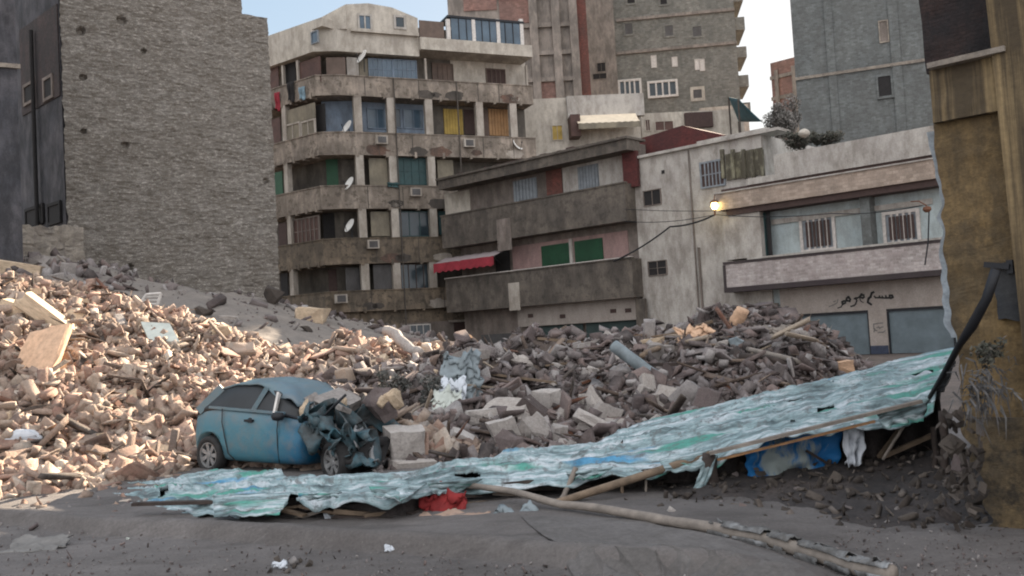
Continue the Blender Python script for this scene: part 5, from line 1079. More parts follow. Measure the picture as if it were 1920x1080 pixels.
for k in range(22):
    for _ in range(40):
        px, py = rr.uniform(0, 800), rr.uniform(560, 900); p = pile(px, py)
        if 15 < p.y < 27 and not incar(px, py): break
    a = rr.uniform(-1.2, 1.2); L_ = rr.uniform(.6, 1.7); d = Vector((math.cos(a), rr.uniform(-.5, .2), 0)); q = p+d*L_; q.z = hgt(q.x, q.y)
    m = MB(); m.beam(p+Vector((0, 0, .12)), q+Vector((0, 0, .16)), rr.uniform(.06, .16), rr.uniform(.04, .09))
    prop(m.build('splintered_plank', rr.choice(('timber', 'beige_slab', 'timber', 'rust'))), 'splintered plank among the bricks of the sunlit heap', 'plank', 'splintered planks of the sunlit heap')
def crumple(name, c, w_, h_, mat, label, cat='cloth', lean=.6, amp=.16, yaw=0, seed=1, n=26, thick=.015, floor=True):
    m = MB(); cy, sy = math.cos(yaw), math.sin(yaw)
    def fn(a, b):
        x = (a-.5)*w_; z = (b-.5)*h_; q = Vector((a*3+seed, b*3, seed)); d = amp*noise.noise(q)+amp*.6*noise.noise(q*2.7)+amp*.3*noise.noise(q*6)
        e_ = .12*w_*noise.noise(Vector((b*4, seed, 3)))*(abs(a-.5)*2)**3; f_ = .2*h_*noise.noise(Vector((a*4, seed, 9)))*(abs(b-.5)*2)**3
        X = x+e_+amp*.5*noise.noise(q*1.7+Vector((5, 5, 5))); D = d+(b-.5)*h_*lean; Z = (z+f_)*math.sqrt(max(.05, 1-min(lean, .97)**2))+d*.7
        P = Vector((c[0]+X*cy-D*sy, c[1]+X*sy+D*cy, c[2]+Z))
        if floor: P.z = max(P.z, hgt(P.x, P.y)+.01)
        return P
    m.sheet(fn, n, n); return prop(m.build(name, mat, smooth=True, thick=thick), label, cat)
p = pile(868, 735); crumple('torn_cloth', p+Vector((0, -.35, .35)), .75, 1.1, 'pvc', 'blue white cloth crumpled down the crest of the heap right of the netting', seed=3, amp=.3)
p = pile(855, 742); crumple('torn_cloth', p+Vector((0, -.5, .1)), .5, .6, 'white_cloth', 'small white cloth tucked below the blue white one', seed=5, amp=.22)
p = pile(840, 770); crumple('torn_cloth', p+Vector((0, -.3, .1)), .55, .7, 'white_board', 'whitish cloth strip hanging above the flat pale block', seed=6, amp=.2)
p = pile(1440, 640); crumple('torn_cloth', p+Vector((0, -.3, .15)), .9, .5, 'timber_grey', 'grey rag on the dark crest below the doorway', seed=8, amp=.25)
p = pile(1300, 640); crumple('torn_cloth', p+Vector((0, -.3, .15)), .8, .4, 'orange_slab', 'orange tinted rag on the crest left of the pipe stub', seed=9, amp=.25)

# ------------------------------------------------------------------ crushed blue car
rw = at(397, 858, 15.5); fw_ = at(627, 862, 13.95); cz = .02
cd = Vector((fw_.x-rw.x, fw_.y-rw.y, 0)).normalized(); yawc = math.atan2(cd.y, cd.x)
nr = Vector((cd.y, -cd.x, 0))*.76; rw = rw-nr; fw_ = fw_-nr
car = thing('crushed_car', 'light blue hatchback with dented doors and crushed front half buried in rubble', 'car', (rw.x, rw.y, cz), rot=(R(-1.5), R(.8), yawc))
WB = (Vector((fw_.x-rw.x, fw_.y-rw.y, 0))).length
def loft(st, sec):
    m = MB(); rings = [sec(*s_) for s_ in st]; n = len(rings[0])
    for r_ in rings: m.v += [tuple(p) for p in r_]
    for i in range(len(rings)-1):
        for j in range(n): a, b = i*n+j, i*n+(j+1) % n; m.f.append((a, b, b+n, a+n)); m.m.append(0)
    m.f.append(tuple(range(n))[::-1]); m.m.append(0); m.f.append(tuple(range((len(rings)-1)*n, len(rings)*n))); m.m.append(0); return m
def bsec(x, zb, zt, w_, dn=0):
    h = zt-zb; r_ = [(-.55*w_, zb), (-.93*w_, zb+.02), (-.985*w_, zb+.12*h), (-1.0*w_, zb+.38*h), (-.995*w_, zb+.55*h), (-.975*w_+dn, zb+.72*h), (-.95*w_, zb+.86*h), (-.90*w_, zt-.015), (-.84*w_, zt)]
    return [Vector((x, y, z)) for y, z in r_]+[Vector((x, -y, z)) for y, z in r_[::-1]]
bst = [(-.50, .52, .90, .60), (-.47, .36, .97, .72), (-.38, .27, 1.02, .79), (-.2, .23, 1.06, .82), (0, .22, 1.09, .835), (.3, .21, 1.09, .845), (.7, .2, 1.06, .85), (1.1, .2, 1.03, .85), (1.5, .2, 1.0, .85), (1.85, .2, .965, .845, .03), (2.05, .2, .94, .83, .05), (2.16, .24, .90, .81, .06)]
def car_mesh(m, name, mat, parent, sub=0, cut=None, smooth=True):
    o = m.build(name, mat, None, smooth=smooth)
    if sub: md = o.modifiers.new('s', 'SUBSURF'); md.levels = md.render_levels = sub
    if cut:
        c_ = cut.build('cutter', 'dark'); md = o.modifiers.new('b', 'BOOLEAN'); md.object = c_; md.operation = 'DIFFERENCE'
        bpy.context.view_layer.update(); dg = bpy.context.evaluated_depsgraph_get(); me = bpy.data.meshes.new_from_object(o.evaluated_get(dg)); o.modifiers.clear(); o.data = me; bpy.data.objects.remove(c_)
    o.parent = parent; BASE[o.name] = Vector((0, 0, 0)); return o
cut = MB(); T = Matrix.Translation((0, -1.2, .31)) @ Matrix.Rotation(R(-90), 4, 'X'); k0 = []
cut.lathe([(.001, 0), (.375, 0), (.375, 2.4), (.001, 2.4)], T, 32)
m = loft(bst, bsec); body = car_mesh(m, 'body', 'car', car, 1, cut)
body.data.polygons.foreach_set('use_smooth', [True]*len(body.data.polygons))
m = MB(); m.box((-.42, -.62, .28), (2.1, .62, .85)); car_mesh(m, 'underbody', 'dark', car, smooth=False)
def gsec(x, zb, zt, wt):
    t = max(0, (zt-zb)/.45); wb = .765
    r_ = [(-wb, zb-.06), (-wb+.005, zb), (-(wb+(wt-wb)*.5), zb+(zt-zb)*.5), (-wt, zt-.02), (-wt+.08, zt)]
    return [Vector((x, y, z)) for y, z in r_]+[Vector((x, -y, z)) for y, z in r_[::-1]]
gst = [(-.36, 1.0, 1.03, .66), (-.15, 1.07, 1.22, .63), (.12, 1.09, 1.39, .60), (.45, 1.08, 1.455, .59), (.9, 1.05, 1.445, .58), (1.2, 1.02, 1.39, .58), (1.45, 1.0, 1.29, .58), (1.65, .98, 1.17, .6), (1.9, .95, 1.03, .62)]
gh = car_mesh(loft(gst, gsec), 'windows', 'car_glass', car, 0)
# roof skin
xs = [-.14, .12, .45, .9, 1.2, 1.45, 1.65, 1.82]; zs = [1.225, 1.395, 1.455, 1.45, 1.40, 1.30, 1.19, 1.10]
def roof(a, b):
    x = -.14+a*1.96; z = float(np.interp(x, xs, zs)); y = (b-.5)*2; w_ = .615-.02*a; drop = .045*abs(y)**3
    n_ = .02*noise.noise(Vector((x*2, y*2, 9)))+.13*noise.noise(Vector((x*3.3, y*2.2, 4)))*max(0, a-.35)*2
    return (x, y*w_, z+.012-drop+n_+.02*(1-y*y))
m = MB(); m.sheet(roof, 30, 14); o = car_mesh(m, 'roof', 'car', car); md = o.modifiers.new('t', 'SOLIDIFY'); md.thickness = .03; md.offset = 1
for s_ in (-1, 1):
    for (x0, z0, x1, z1, w_) in ((-.30, 1.03, .10, 1.39, .13), (.42, 1.09, .72, 1.45, .0), (1.02, 1.05, 1.18, 1.39, .07), (1.52, .99, 1.45, 1.30, .09), (-.02, 1.10, 1.75, 1.0, .04)):
        if w_ == 0: continue
        m = MB(); yb = s_*(.785 if z0 > .99 and w_ != .04 else .785); ya = s_*(.785 if w_ == .04 else .625)
        m.beam(Vector((x0, yb, z0-.02)), Vector((x1, ya, z1)), .035, w_, up=Vector((0, -s_, 0)).cross(Vector((x1-x0, ya-yb, z1-z0))).normalized() if False else Vector((0, 0, 1)))
        car_mesh(m, 'pillar', 'white_metal' if x0 == 1.52 else 'car', car, smooth=False)
    for (x0, x1) in ((.34, 1.62),):
        m = MB(); pts = [(x0-.02, s_*.80, 1.06), (x0+.02, s_*.845, .85), (x0+.1, s_*.855, .6), (x0+.16, s_*.845, .36), (x0+.3, s_*.82, .25)]
        m.tube([Vector(p)+Vector((0, s_*.004, 0)) for p in pts], .008, 6); car_mesh(m, 'door_seam', 'dark', car); m = MB(); m.tube([(x1, s_*.80, .97), (x1+.02, s_*.85, .75), (x1+.03, s_*.85, .5), (x1+.03, s_*.82, .25)], .008, 6); car_mesh(m, 'door_seam', 'dark', car)
    m = MB(); m.box((.9, s_*.83-.03, .865), (1.08, s_*.83+.03, .90)); m.lathe([(.001, 0), (.05, 0), (.05, .02), (.001, .02)], Matrix.Translation((.99, s_*.82, .875)) @ Matrix.Rotation(R(90*s_), 4, 'X'), 14); car_mesh(m, 'door_handle', 'black_metal', car, smooth=False)
m = MB(); m.lathe([(.001, -.07), (.07, -.05), (.09, 0), (.07, .06), (.001, .07)], Matrix.Translation((1.72, -.90, .96)) @ Matrix.Scale(1.3, 4, (1, 0, 0)), 12); car_mesh(m, 'wing_mirror', 'black_metal', car)
def wheel(x, y, steer=0, tilt=0):
    T = Matrix.Translation((x, y, .31)) @ Matrix.Rotation(steer, 4, 'Z') @ Matrix.Rotation(tilt, 4, 'X') @ Matrix.Rotation(R(90), 4, 'X')
    wl = bpy.data.objects.new('wheel', None); C.objects.link(wl); wl.parent = car; BASE[wl.name] = Vector((0, 0, 0))
    m = MB(); m.lathe([(.215, -.09), (.27, -.10), (.30, -.075), (.31, -.03), (.31, .03), (.30, .075), (.27, .10), (.215, .09), (.20, .05), (.20, -.05)], T, 40, closed=True); car_mesh(m, 'tyre', 'rubber', wl)
    m = MB(); m.lathe([(.205, .085), (.19, .085), (.18, .05), (.18, -.02)], T, 40); m.lathe([(.001, .075), (.045, .075), (.06, .05), (.001, .045)], T, 20)
    for k in range(7):
        a = 2*math.pi*k/7; d = Vector((math.cos(a), math.sin(a), 0)); e_ = Vector((-d.y, d.x, 0))
        P = [d*.04-e_*.024+Vector((0, 0, .035)), d*.04+e_*.024+Vector((0, 0, .035)), d*.19+e_*.038+Vector((0, 0, .045)), d*.19-e_*.038+Vector((0, 0, .045))]
        m.box8([T @ q for q in P]+[T @ (q+Vector((0, 0, .028))) for q in P])
    car_mesh(m, 'rim', 'rim', wl, smooth=False)
    m = MB(); m.lathe([(.001, -.03), (.19, -.03), (.19, -.0), (.001, .0)], T, 30); car_mesh(m, 'spoke_backing', 'dark', wl)  # added dark disc, darkens the gaps between the spokes
wheel(0, -.76); wheel(0, .76); wheel(WB, -.74, R(-14), R(3)); wheel(WB, .74, R(-10))
def csheet(name, P, mat, amp, seed, n=16, th=.012):
    P = [Vector(p) for p in P]; m = MB()
    def fn(a, b):
        q = P[0].lerp(P[1], a).lerp(P[3].lerp(P[2], a), b); k = Vector((a*3+seed, b*3, seed)); e_ = .5+abs(a-.5)+abs(b-.5)
        return q+Vector((noise.noise(k*.8), noise.noise(k*.9+Vector((7, 0, 0)))+.35*noise.noise(k*2.2), noise.noise(k*.85+Vector((0, 7, 0)))+.3*noise.noise(k*2.6)))*amp*1.5*e_
    m.sheet(fn, n, n); o = car_mesh(m, name, mat, car, smooth=True); md = o.modifiers.new('t', 'SOLIDIFY'); md.thickness = th; return o
csheet('crumpled_wing', [(2.12, -.80, .95), (2.95, -.72, .82), (2.98, -.80, .62), (2.14, -.84, .68)], 'car_wreck', .22, 3)
csheet('crumpled_wing', [(2.75, -.70, .80), (3.15, -.45, .5), (3.1, -.62, .22), (2.9, -.74, .45)], 'car_wreck', .26, 5)
csheet('crumpled_bonnet', [(1.95, -.6, .95), (2.75, -.55, .80), (2.8, .5, .85), (1.95, .6, 1.0)], 'car_wreck', .3, 8, 20)
csheet('crumpled_bumper', [(3.05, -.75, .45), (3.25, -.2, .45), (3.2, -.2, .12), (3.0, -.75, .12)], 'dark', .2, 11)
csheet('wheel_liner', [(2.2, -.70, .75), (2.95, -.66, .72), (3.0, -.45, .66), (2.2, -.45, .68)], 'dark', .08, 12)
csheet('inner_panel', [(2.1, -.5, .25), (3.2, -.45, .2), (3.2, -.5, .75), (2.1, -.5, .85)], 'rim', .25, 14)
m = MB()
for k in range(12):
    a = Vector((random.uniform(2.15, 2.9), random.uniform(-.7, -.3), random.uniform(.25, .9))); m.tube([a, a+Vector((random.uniform(-.3, .3), random.uniform(-.2, .2), random.uniform(-.25, .25))), a+Vector((random.uniform(-.4, .4), random.uniform(-.2, .2), random.uniform(-.3, .2)))], random.uniform(.01, .03), 6)
car_mesh(m, 'engine_debris', 'dark', car); 
m = MB(); m.box((2.2, -.40, .2), (2.85, .5, .55)); car_mesh(m, 'engine_block', 'dark', car, smooth=False)
m = MB(); m.tube([(1.62, -.78, 1.0), (2.0, -.76, .93), (2.5, -.72, .95), (2.75, -.70, 1.15), (2.86, -.60, 1.28)], .022, 6); car_mesh(m, 'bent_windscreen_post', 'black_metal', car)
bpy.context.view_layer.update()
for k in range(26):
    px, py = rr.uniform(690, 800), rr.uniform(795, 895); p = pile(px, py); s_ = rr.uniform(.14, .42)
    if p.y < 13.4: continue
    chunk('rubble_chunk', 'masonry chunk piled against the crushed nose of the blue car', 'masonry chunk', p+Vector((0, 0, .05)), (s_*1.2, s_, s_*.7), rr.choice(('rub_shade', 'concrete', 'rub_shade', 'rub_dark')), 'masonry chunks piled against the car nose', rr=rr)
cw = lambda x, y, z: car.matrix_basis @ Vector((x, y, z))
chunk('concrete_slab', 'dusty slab of plaster lying on the crushed roof of the blue car', 'slab', cw(2.1, .0, 1.10), (.62, .62, .2), 'grey_slab', None, (R(14), R(20), yawc), CH[10])
for k in range(9):
    s_ = rr.uniform(.12, .34); chunk('rubble_chunk', 'dusty lump of masonry lying on the crushed roof and bonnet of the blue car', 'masonry chunk', cw(rr.uniform(1.55, 2.9), rr.uniform(-.5, .6), rr.uniform(1.0, 1.15)-.0), (s_*1.4, s_, s_*.6), rr.choice(('rub_shade', 'grey_slab', 'beige_slab')), 'lumps lying on the crushed car', rr=rr)
chunk('rubble_chunk', 'small beige lump on the bonnet of the blue car', 'masonry chunk', cw(1.95, -.55, 1.03), (.35, .25, .2), 'beige_slab', None, (1, 2, 1), CH[2])
chunk('rubble_chunk', 'dark lump wedged behind the slab on the car roof', 'masonry chunk', cw(2.6, .4, 1.1), (.7, .6, .5), 'rub_shade', None, (1, 2, 3), CH[4])

# ------------------------------------------------------------------ fallen tarpaulin awning
TF = [(80, 949, .05, 1), (250, 955, .12, 1), (400, 946, .28, 1), (470, 935, .38, 1), (540, 930, .42, 1), (640, 922, .45, 1), (750, 916, .46, 1), (860, 905, 11.0), (1000, 892, 10.9), (1120, 880, 10.9), (1230, 868, 10.8), (1330, 848, 10.8), (1450, 815, 10.7), (1600, 778, 10.6), (1700, 766, 10.5), (1745, 748, 10.5)]
TB = [(92, 944, .06, 1), (250, 905, .12, 1), (380, 884, .24, 1), (470, 884, .3, 1), (540, 888, .36, 1), (640, 893, .40, 1), (750, 886, .42, 1), (860, 870, 12.4), (1000, 841, 13), (1120, 816, 13.4), (1230, 786, 13.7), (1330, 763, 13.8), (1450, 728, 13.9), (1600, 693, 13.9), (1700, 670, 14.0), (1795, 653, 13.9)]
def edge(t):
    if len(t) == 3: return at(*t)
    return onground(t[0], t[1], t[2])
def fY(px): return float(np.interp(px, [t[0] for t in TF], [edge(t).y for t in TF]))
PF = np.array([edge(t)[:] for t in TF]); PB = np.array([edge(t)[:] for t in TB]); PB[:, 2] = np.maximum(PB[:, 2], .04); PF[:, 2] = np.maximum(PF[:, 2], .03)
mid = (PF+PB)/2; cum = np.concatenate([[0], np.cumsum(np.linalg.norm(np.diff(mid, axis=0), axis=1))]); LT = cum[-1]
def tp(a, b, jag=True):
    s_ = a*LT; f = Vector([float(np.interp(s_, cum, PF[:, k])) for k in range(3)]); q = Vector([float(np.interp(s_, cum, PB[:, k])) for k in range(3)])
    if jag:
        f += (f-q).normalized()*(.22*noise.noise(Vector((s_*1.4, 0, 2)))+.13*noise.noise(Vector((s_*5, 0, 2)))); q += (q-f).normalized()*(.18*noise.noise(Vector((s_*1.1, 5, 2)))+.08*noise.noise(Vector((s_*4, 5, 2))))
    p = f.lerp(q, b); w_ = (q-f).length
    z = .10*noise.noise(Vector((s_*.5, b*w_*1.2, 1)))+.09*(.5-abs(noise.noise(Vector((s_*.45+b*w_*.5, b*w_*3.2, 4)))))+.035*(.5-abs(noise.noise(Vector((s_*.9, b*w_*7, 6)))))+.018*noise.noise(Vector((s_*5, b*w_*5, 6)))+.012*noise.noise(Vector((s_*12, b*w_*14, 6)))-.06
    z += sum(.07*math.exp(-((b*w_-c_-.05*noise.noise(Vector((s_*.4, c_, 0))))/.05)**2) for c_ in (.5, 1.15, 1.9, 2.6))  # pulled tight over the battens underneath
    if b < .12: z -= (1-b/.12)*(.10+.16*noise.noise(Vector((s_*2.2, 1, 1))))
    fade = min(1, s_/1.5)
    p = p+Vector((0, 0, z*fade)); p.z = max(p.z, .035); return p, s_, b*w_
m = MB(); NU_, NV_ = 420, 46; UVS = []
m.sheet(lambda a, b: (lambda r_: (UVS.append((r_[1], r_[2])), r_[0])[1])(tp(a, b)), NU_, NV_)
# torn holes
keep = [i for i, f in enumerate(m.f) if noise.noise(Vector((UVS[f[0]][0]*1.5, UVS[f[0]][1]*4, 20))) < .60]
m.f = [m.f[i] for i in keep]; m.m = [0]*len(m.f)
tarp = m.build('tarpaulin', 'tarp', smooth=True, fix=False, uvfn=lambda i: UVS[i], thick=.012)
prop(tarp, 'long torn mint and blue printed tarpaulin fallen over a collapsed frame', 'tarpaulin')
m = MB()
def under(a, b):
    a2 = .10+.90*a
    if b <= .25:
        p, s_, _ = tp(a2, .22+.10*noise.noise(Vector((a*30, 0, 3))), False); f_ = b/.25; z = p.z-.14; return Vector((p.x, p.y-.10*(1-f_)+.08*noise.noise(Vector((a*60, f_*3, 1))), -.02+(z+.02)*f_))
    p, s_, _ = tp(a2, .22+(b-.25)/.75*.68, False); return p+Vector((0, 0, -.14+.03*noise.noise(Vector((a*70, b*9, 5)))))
m.sheet(under, 260, 16); prop(m.build('stall_shade_layer', 'dark_soil', smooth=False, fix=False, thick=.02), 'dark collapsed layer of boards and dirt holding up the tarpaulin', 'debris')  # dark layer under the tarpaulin, its colour also paints the shaded hollow
for k in range(26):
    a = rr.uniform(.12, .97); p, s_, _ = tp(a, .10, False); q, _, _ = tp(min(.995, a+rr.uniform(.03, .09)), rr.uniform(.05, .25), False); m = MB()
    z0 = rr.uniform(.15, .8); p.z = max(.06, p.z*z0); q.z = max(.06, q.z*rr.uniform(.15, .8)); m.beam(p, q, rr.uniform(.03, .08), rr.uniform(.02, .05))
    prop(m.build('splintered_plank', rr.choice(('timber_dark', 'timber_dark', 'timber', 'timber_grey'))), 'splintered plank in the dark gap under the tarpaulin', 'plank', 'splintered planks under the tarpaulin')
def flap(pts, Y, seed, amp=.06, mat='tarp', n=14, name='torn_flap', parent=tarp):
    P = [at(x, y, (fY(x) if Y is None else Y)+dy) for x, y, dy in pts]; m = MB(); uv = []
    def fn(a, b):
        q = P[0].lerp(P[1], a).lerp(P[3].lerp(P[2], a), b); k = Vector((a*3+seed, b*2, seed)); uv.append((q.x+seed*3, q.z*1.5+b))
        v = q+Vector((.3*noise.noise(k*2), noise.noise(k*1.5+Vector((7, 0, 0))), .5*noise.noise(Vector((a*5+seed, 0, 7)))*b))*amp*(1+b); v.z = max(v.z, .04); return v
    m.sheet(fn, n, n); o = m.build(name, mat, parent, smooth=True, uvfn=lambda i: uv[i], thick=.01, fix=False); return o
flap(((398, 928, .1), (545, 925, .1), (524, 966, -.25), (402, 970, -.25)), None, 1)
flap(((560, 925, 0), (640, 922, 0), (632, 934, -.05), (562, 940, -.05)), None, 2)
flap(((690, 912, 0), (800, 908, 0), (752, 940, -.1), (702, 930, -.1)), None, 3)
flap(((800, 905, 0), (905, 898, 0), (845, 930, -.1), (812, 925, -.1)), None, 4)
flap(((1236, 862, .1), (1338, 842, .1), (1325, 878, -.05), (1245, 888, -.05)), None, 16)
flap(((1318, 862, 0), (1345, 852, 0), (1318, 930, -.1), (1292, 942, -.1)), None, 7, .05)
flap(((1060, 884, 0), (1150, 876, 0), (1120, 896, -.05), (1070, 902, -.05)), None, 8)
flap(((1640, 772, 0), (1745, 745, 0), (1730, 790, -.1), (1655, 800, -.1)), None, 10)
prop(flap(((1385, 828, .2), (1580, 790, .2), (1562, 890, .1), (1405, 905, .1)), 10.95, 5, .12, 'blue_sheet', 30, 'blue_curtain', None), 'torn blue curtain with peeling white patches under the tarpaulin', 'curtain')
prop(flap(((1580, 795, .1), (1625, 790, .1), (1612, 868, .0), (1585, 872, .0)), 10.7, 6, .1, 'white_cloth', 14, 'torn_cloth', None), 'thin whitish cloth strip hanging right of the blue curtain', 'cloth')
# frame timbers
stick((1330, 850), (1728, 752), .045, 'timber_grey', 'wooden_rail', 'long weathered rail carrying the front edge of the tarpaulin', 'rail', 10.72, 10.4, True)
stick((1345, 862), (1640, 790), .03, 'timber_orange', 'wooden_rail', 'thin reddish batten just below the long weathered rail', 'rail', 10.75, 10.5, True)
stick((985, 962), (1330, 852), .045, 'timber', 'wooden_pole', 'tan pole rising rightwards under the middle of the tarpaulin', 'pole', 10.5, 10.9)
stick((1080, 878), (1050, 944), .03, 'timber_grey', 'wooden_stick', 'pale slanted stick propped between tarpaulin and long pole', 'stick', 10.9, 10.7)
stick((652, 922), (654, 982), .035, 'timber_grey', 'wooden_post', 'short pale post under the left half of the tarpaulin', 'post', 10.95, 10.9)
stick((1330, 852), (1338, 960), .09, 'timber_dark', 'wooden_post', 'thick dark post beside the blue curtain', 'post', 10.85, 10.8)
stick((1768, 770), (1775, 935), .045, 'timber_dark', 'wooden_post', 'dark upright post close to the ochre wall foot', 'post', 10.4, 10.3)
stick((1750, 800), (1757, 940), .03, 'timber_dark', 'wooden_post', 'thinner dark post left of the one by the ochre wall', 'post', 10.6, 10.5)
stick((1700, 790), (1655, 862), .018, 'timber_grey', 'wooden_stick', 'thin pale stick hanging under the right end of the tarpaulin', 'stick', 10.6, 10.7)
stick((1165, 890), (1168, 950), .02, 'timber', 'wooden_stick', 'thin vertical stick under the tarpaulin right of the crossing poles', 'stick', 10.95, 10.9)
stick((1210, 880), (1212, 955), .015, 'timber_grey', 'wooden_stick', 'thinnest vertical stick right of its twin under the tarpaulin', 'stick', 10.95, 10.9)
stick((860, 915), (1260, 878), .05, 'timber_dark', 'wooden_rail', 'dark batten along the shadowed front of the tarpaulin', 'rail', 11.1, 11.0, True)
stick((250, 945), (600, 935), .05, 'timber_dark', 'wooden_rail', 'dark batten under the left end of the tarpaulin', 'rail', 11.4, 11.1, True)
lp_pts = [(800, 910, 11.15), (870, 908, 11.0), (960, 922, 10.6), (1050, 945, 10.1), (1150, 968, 9.6), (1250, 990, 9.1), (1340, 1012, 8.65), (1430, 1033, 8.25), (1510, 1054, 7.85), (1600, 1078, 7.4), (1680, 1100, 7.1)]
lpole = thing('long_pole', 'long crooked fallen pole wrapped in torn white paper at its near end', 'pole', at(1150, 968, 10.7))
P = [at(*t) for t in lp_pts]; P = [Vector((p.x, p.y, max(p.z, road_h(p.x, p.y)+.06))) for p in P]; fine = [P[i].lerp(P[i+1], t/5) for i in range(len(P)-1) for t in range(5)]+[P[-1]]
fine = [p+Vector((noise.noise(p*1.3), 0, noise.noise(p*1.3+Vector((4, 0, 0)))))*.035 for p in fine]
m = MB(); m.tube(fine, [.028+.045*i/len(fine)+.006*noise.noise(Vector((i*.9, 0, 0))) for i in range(len(fine))], 10); m.build('shaft', 'timber_grey', lpole, smooth=True)
w0 = int(len(fine)*.60); seg = fine[w0:]
def wrap(a, b):
    i = a*(len(seg)-1); i0 = min(int(i), len(seg)-2); c = seg[i0].lerp(seg[i0+1], i-i0); d = (seg[i0+1]-seg[i0]).normalized(); x = d.cross(Vector((0, 0, 1))).normalized(); y = x.cross(d)
    t = b*5.6+.7; r_ = .072+.022*noise.noise(Vector((a*14, b*4, 1)))+.02*noise.noise(Vector((a*40, b*9, 1)))+.02
    return c+(x*math.cos(t)+y*math.sin(t))*r_
m = MB(); uv = []; m.sheet(lambda a, b: (uv.append((a*4, b*.5)), wrap(a, b))[1], 110, 18)
k_ = [f for f in m.f if noise.noise(Vector((uv[f[0]][0]*3, uv[f[0]][1]*7, 3))) < .22]; m.f = k_; m.m = [0]*len(k_)
m.build('paper_wrap', 'grey_panel2', lpole, smooth=True, thick=.006, fix=False)
# things lying under and before the tarpaulin
def lie(px, py, z=.05): return onground(px, py, z)
crumple('red_cloth', lie(832, 974)+Vector((0, .1, .09)), .50, .40, 'red_cloth', 'dark red cloth heap under the tarpaulin', lean=.5, amp=.16, seed=2)
crumple('cardboard_sheet', lie(850, 982)+Vector((0, 0, .04)), .75, .3, 'cardboard', 'flattened pinkish cardboard in front of the red cloth', 'cardboard', .96, .07, seed=4)
crumple('hanging_cloth', at(782, 940, 11.1)+Vector((0, 0, 0)), .42, .4, 'blue_cloth', 'dull blue cloth hanging left of the red one', lean=.1, amp=.08, seed=7, floor=False)
crumple('crumpled_paper', lie(640, 985)+Vector((0, 0, .05)), .36, .22, 'white_cloth', 'crumpled white paper at the foot of the short pale post', 'paper', .7, .12, seed=9, n=16)
crumple('crumpled_paper', lie(968, 975)+Vector((0, 0, .04)), .45, .2, 'pvc', 'torn grey white scraps under the start of the long pole', 'paper', .7, .12, seed=10, n=16)
crumple('crumpled_paper', lie(731, 1032)+Vector((0, 0, .02)), .10, .06, 'white_cloth', 'tiny white scrap on the kerb in the middle foreground', 'paper', .7, .03, seed=11, n=8)
crumple('crumpled_paper', lie(525, 1063)+Vector((0, 0, .02)), .13, .06, 'white_cloth', 'small white scrap at the bottom edge left of centre', 'paper', .7, .04, seed=12, n=8)
crumple('flat_sheet', lie(70, 1024)+Vector((0, 0, .02)), .6, .4, 'dusty_rag2', 'flattened grey sheet lying on the road at lower left', 'sheet', .985, .035, seed=13)
crumple('flat_sheet', lie(1095, 988)+Vector((0, 0, .03)), .3, .12, 'white_board', 'small flat pale sheet behind the long pole', 'sheet', .96, .04, seed=14)
for k, (x, y, s_) in enumerate(((520, 1050, .05), (540, 1072, .06), (562, 1052, .04), (580, 1058, .05), (506, 1070, .05), (552, 1062, .03))):
    chunk('road_stone', 'small dark stone in the litter cluster at the bottom left of centre', 'stone', lie(x, y, .05), (s_*1.5, s_, s_), 'rub_dark', 'stones of the litter cluster')
def floor_slab(x0, y0, x1, y1, Y0_, Y1_, label, mat='timber_dark'):
    a, b = at(x0, y0, Y0_), at(x1, y1, Y0_-.15); n_ = 18; m = MB()
    f = [a.lerp(b, i/n_)+Vector((0, noise.noise(Vector((i*.7, y0, 0)))*.14, noise.noise(Vector((i*.5, y0, 5)))*.03)) for i in range(n_+1)]; r_ = [p+Vector((.1, Y1_-Y0_, .04)) for p in f]; d = Vector((0, 0, -.05))
    for i in range(n_): m.poly([f[i], f[i+1], r_[i+1], r_[i]]); m.poly([f[i]+d, f[i+1]+d, f[i+1], f[i]]); m.poly([r_[i]+d, r_[i+1]+d, f[i+1]+d, f[i]+d])
    m.poly([f[0], r_[0], r_[0]+d, f[0]+d]); m.poly([f[-1], r_[-1], r_[-1]+d, f[-1]+d]); prop(m.build('broken_board', mat, fix=True), label, 'board')
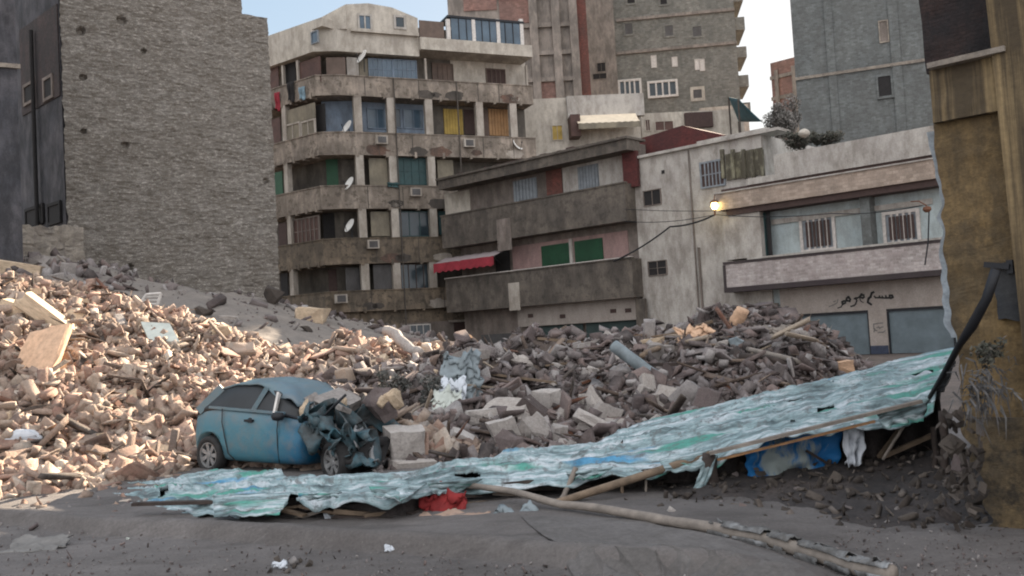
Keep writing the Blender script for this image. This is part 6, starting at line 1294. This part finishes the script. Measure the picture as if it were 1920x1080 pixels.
floor_slab(1400, 935, 1815, 908, 10.3, 11.2, 'lowest dark floor board sheet under the right end of the tarpaulin')
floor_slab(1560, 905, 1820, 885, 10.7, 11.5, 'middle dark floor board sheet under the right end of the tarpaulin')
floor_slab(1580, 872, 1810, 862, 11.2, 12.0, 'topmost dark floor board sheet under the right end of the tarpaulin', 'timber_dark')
for k in range(90):
    py = rr.uniform(770, 990); px = rr.uniform(1752, 1835)+(py-745)*.05; s_ = rr.uniform(.03, .085)
    chunk('wall_stone', 'loose stone in the broken stack at the torn edge of the ochre wall', 'stone', at(px, py, 8.85-(px-1760)/90*.55-rr.uniform(0, .15)), (s_*1.9, s_, s_*.4), 'rub_dark', 'stones at the torn edge of the ochre wall', rr=rr)
# wispy grey tufts and rags against the foot of the ochre wall
tf = thing('dry_tuft', 'dry grey wispy tuft against the foot of the ochre wall', 'dry plant', at(1825, 760, 8.4)); m = MB(); rt = random.Random(3)
for k in range(120):
    a0 = rt.uniform(-2.6, .6); L_ = rt.uniform(.10, .34)*(1.2 if a0 < -.8 else .8); b0 = at(rt.gauss(1835, 26), rt.gauss(725, 26), rt.uniform(8.1, 8.3)); d = Vector((math.cos(a0)*.6, rt.uniform(-.35, .05), math.sin(a0)))
    e_ = b0+d*L_; md_ = b0.lerp(e_, .5)+Vector((0, -.05, .05)); w_ = Vector((.008, 0, .004)); m.poly([b0-w_, b0+w_, md_+w_, md_-w_]); m.poly([md_-w_, md_+w_, e_])
m.build('blades', 'tuft', tf, fix=False)['kind'] = 'stuff'
leafball('wall_weeds', at(1852, 655, 8.25), .15, 'small dark weeds growing from the ochre wall', 'weeds', 380, 'leaf', .03, 14)
for k, (x, y, Y) in enumerate(((1785, 835, 8.7), (1800, 872, 8.6), (1795, 920, 8.6), (1782, 965, 8.7))):
    chunk('wall_stone', 'loose stone in the broken stack at the torn edge of the ochre wall', 'stone', at(x, y, Y), (.20, .18, .10), ('rub_dark', 'rub_shade')[k % 2], 'stones at the torn edge of the ochre wall')
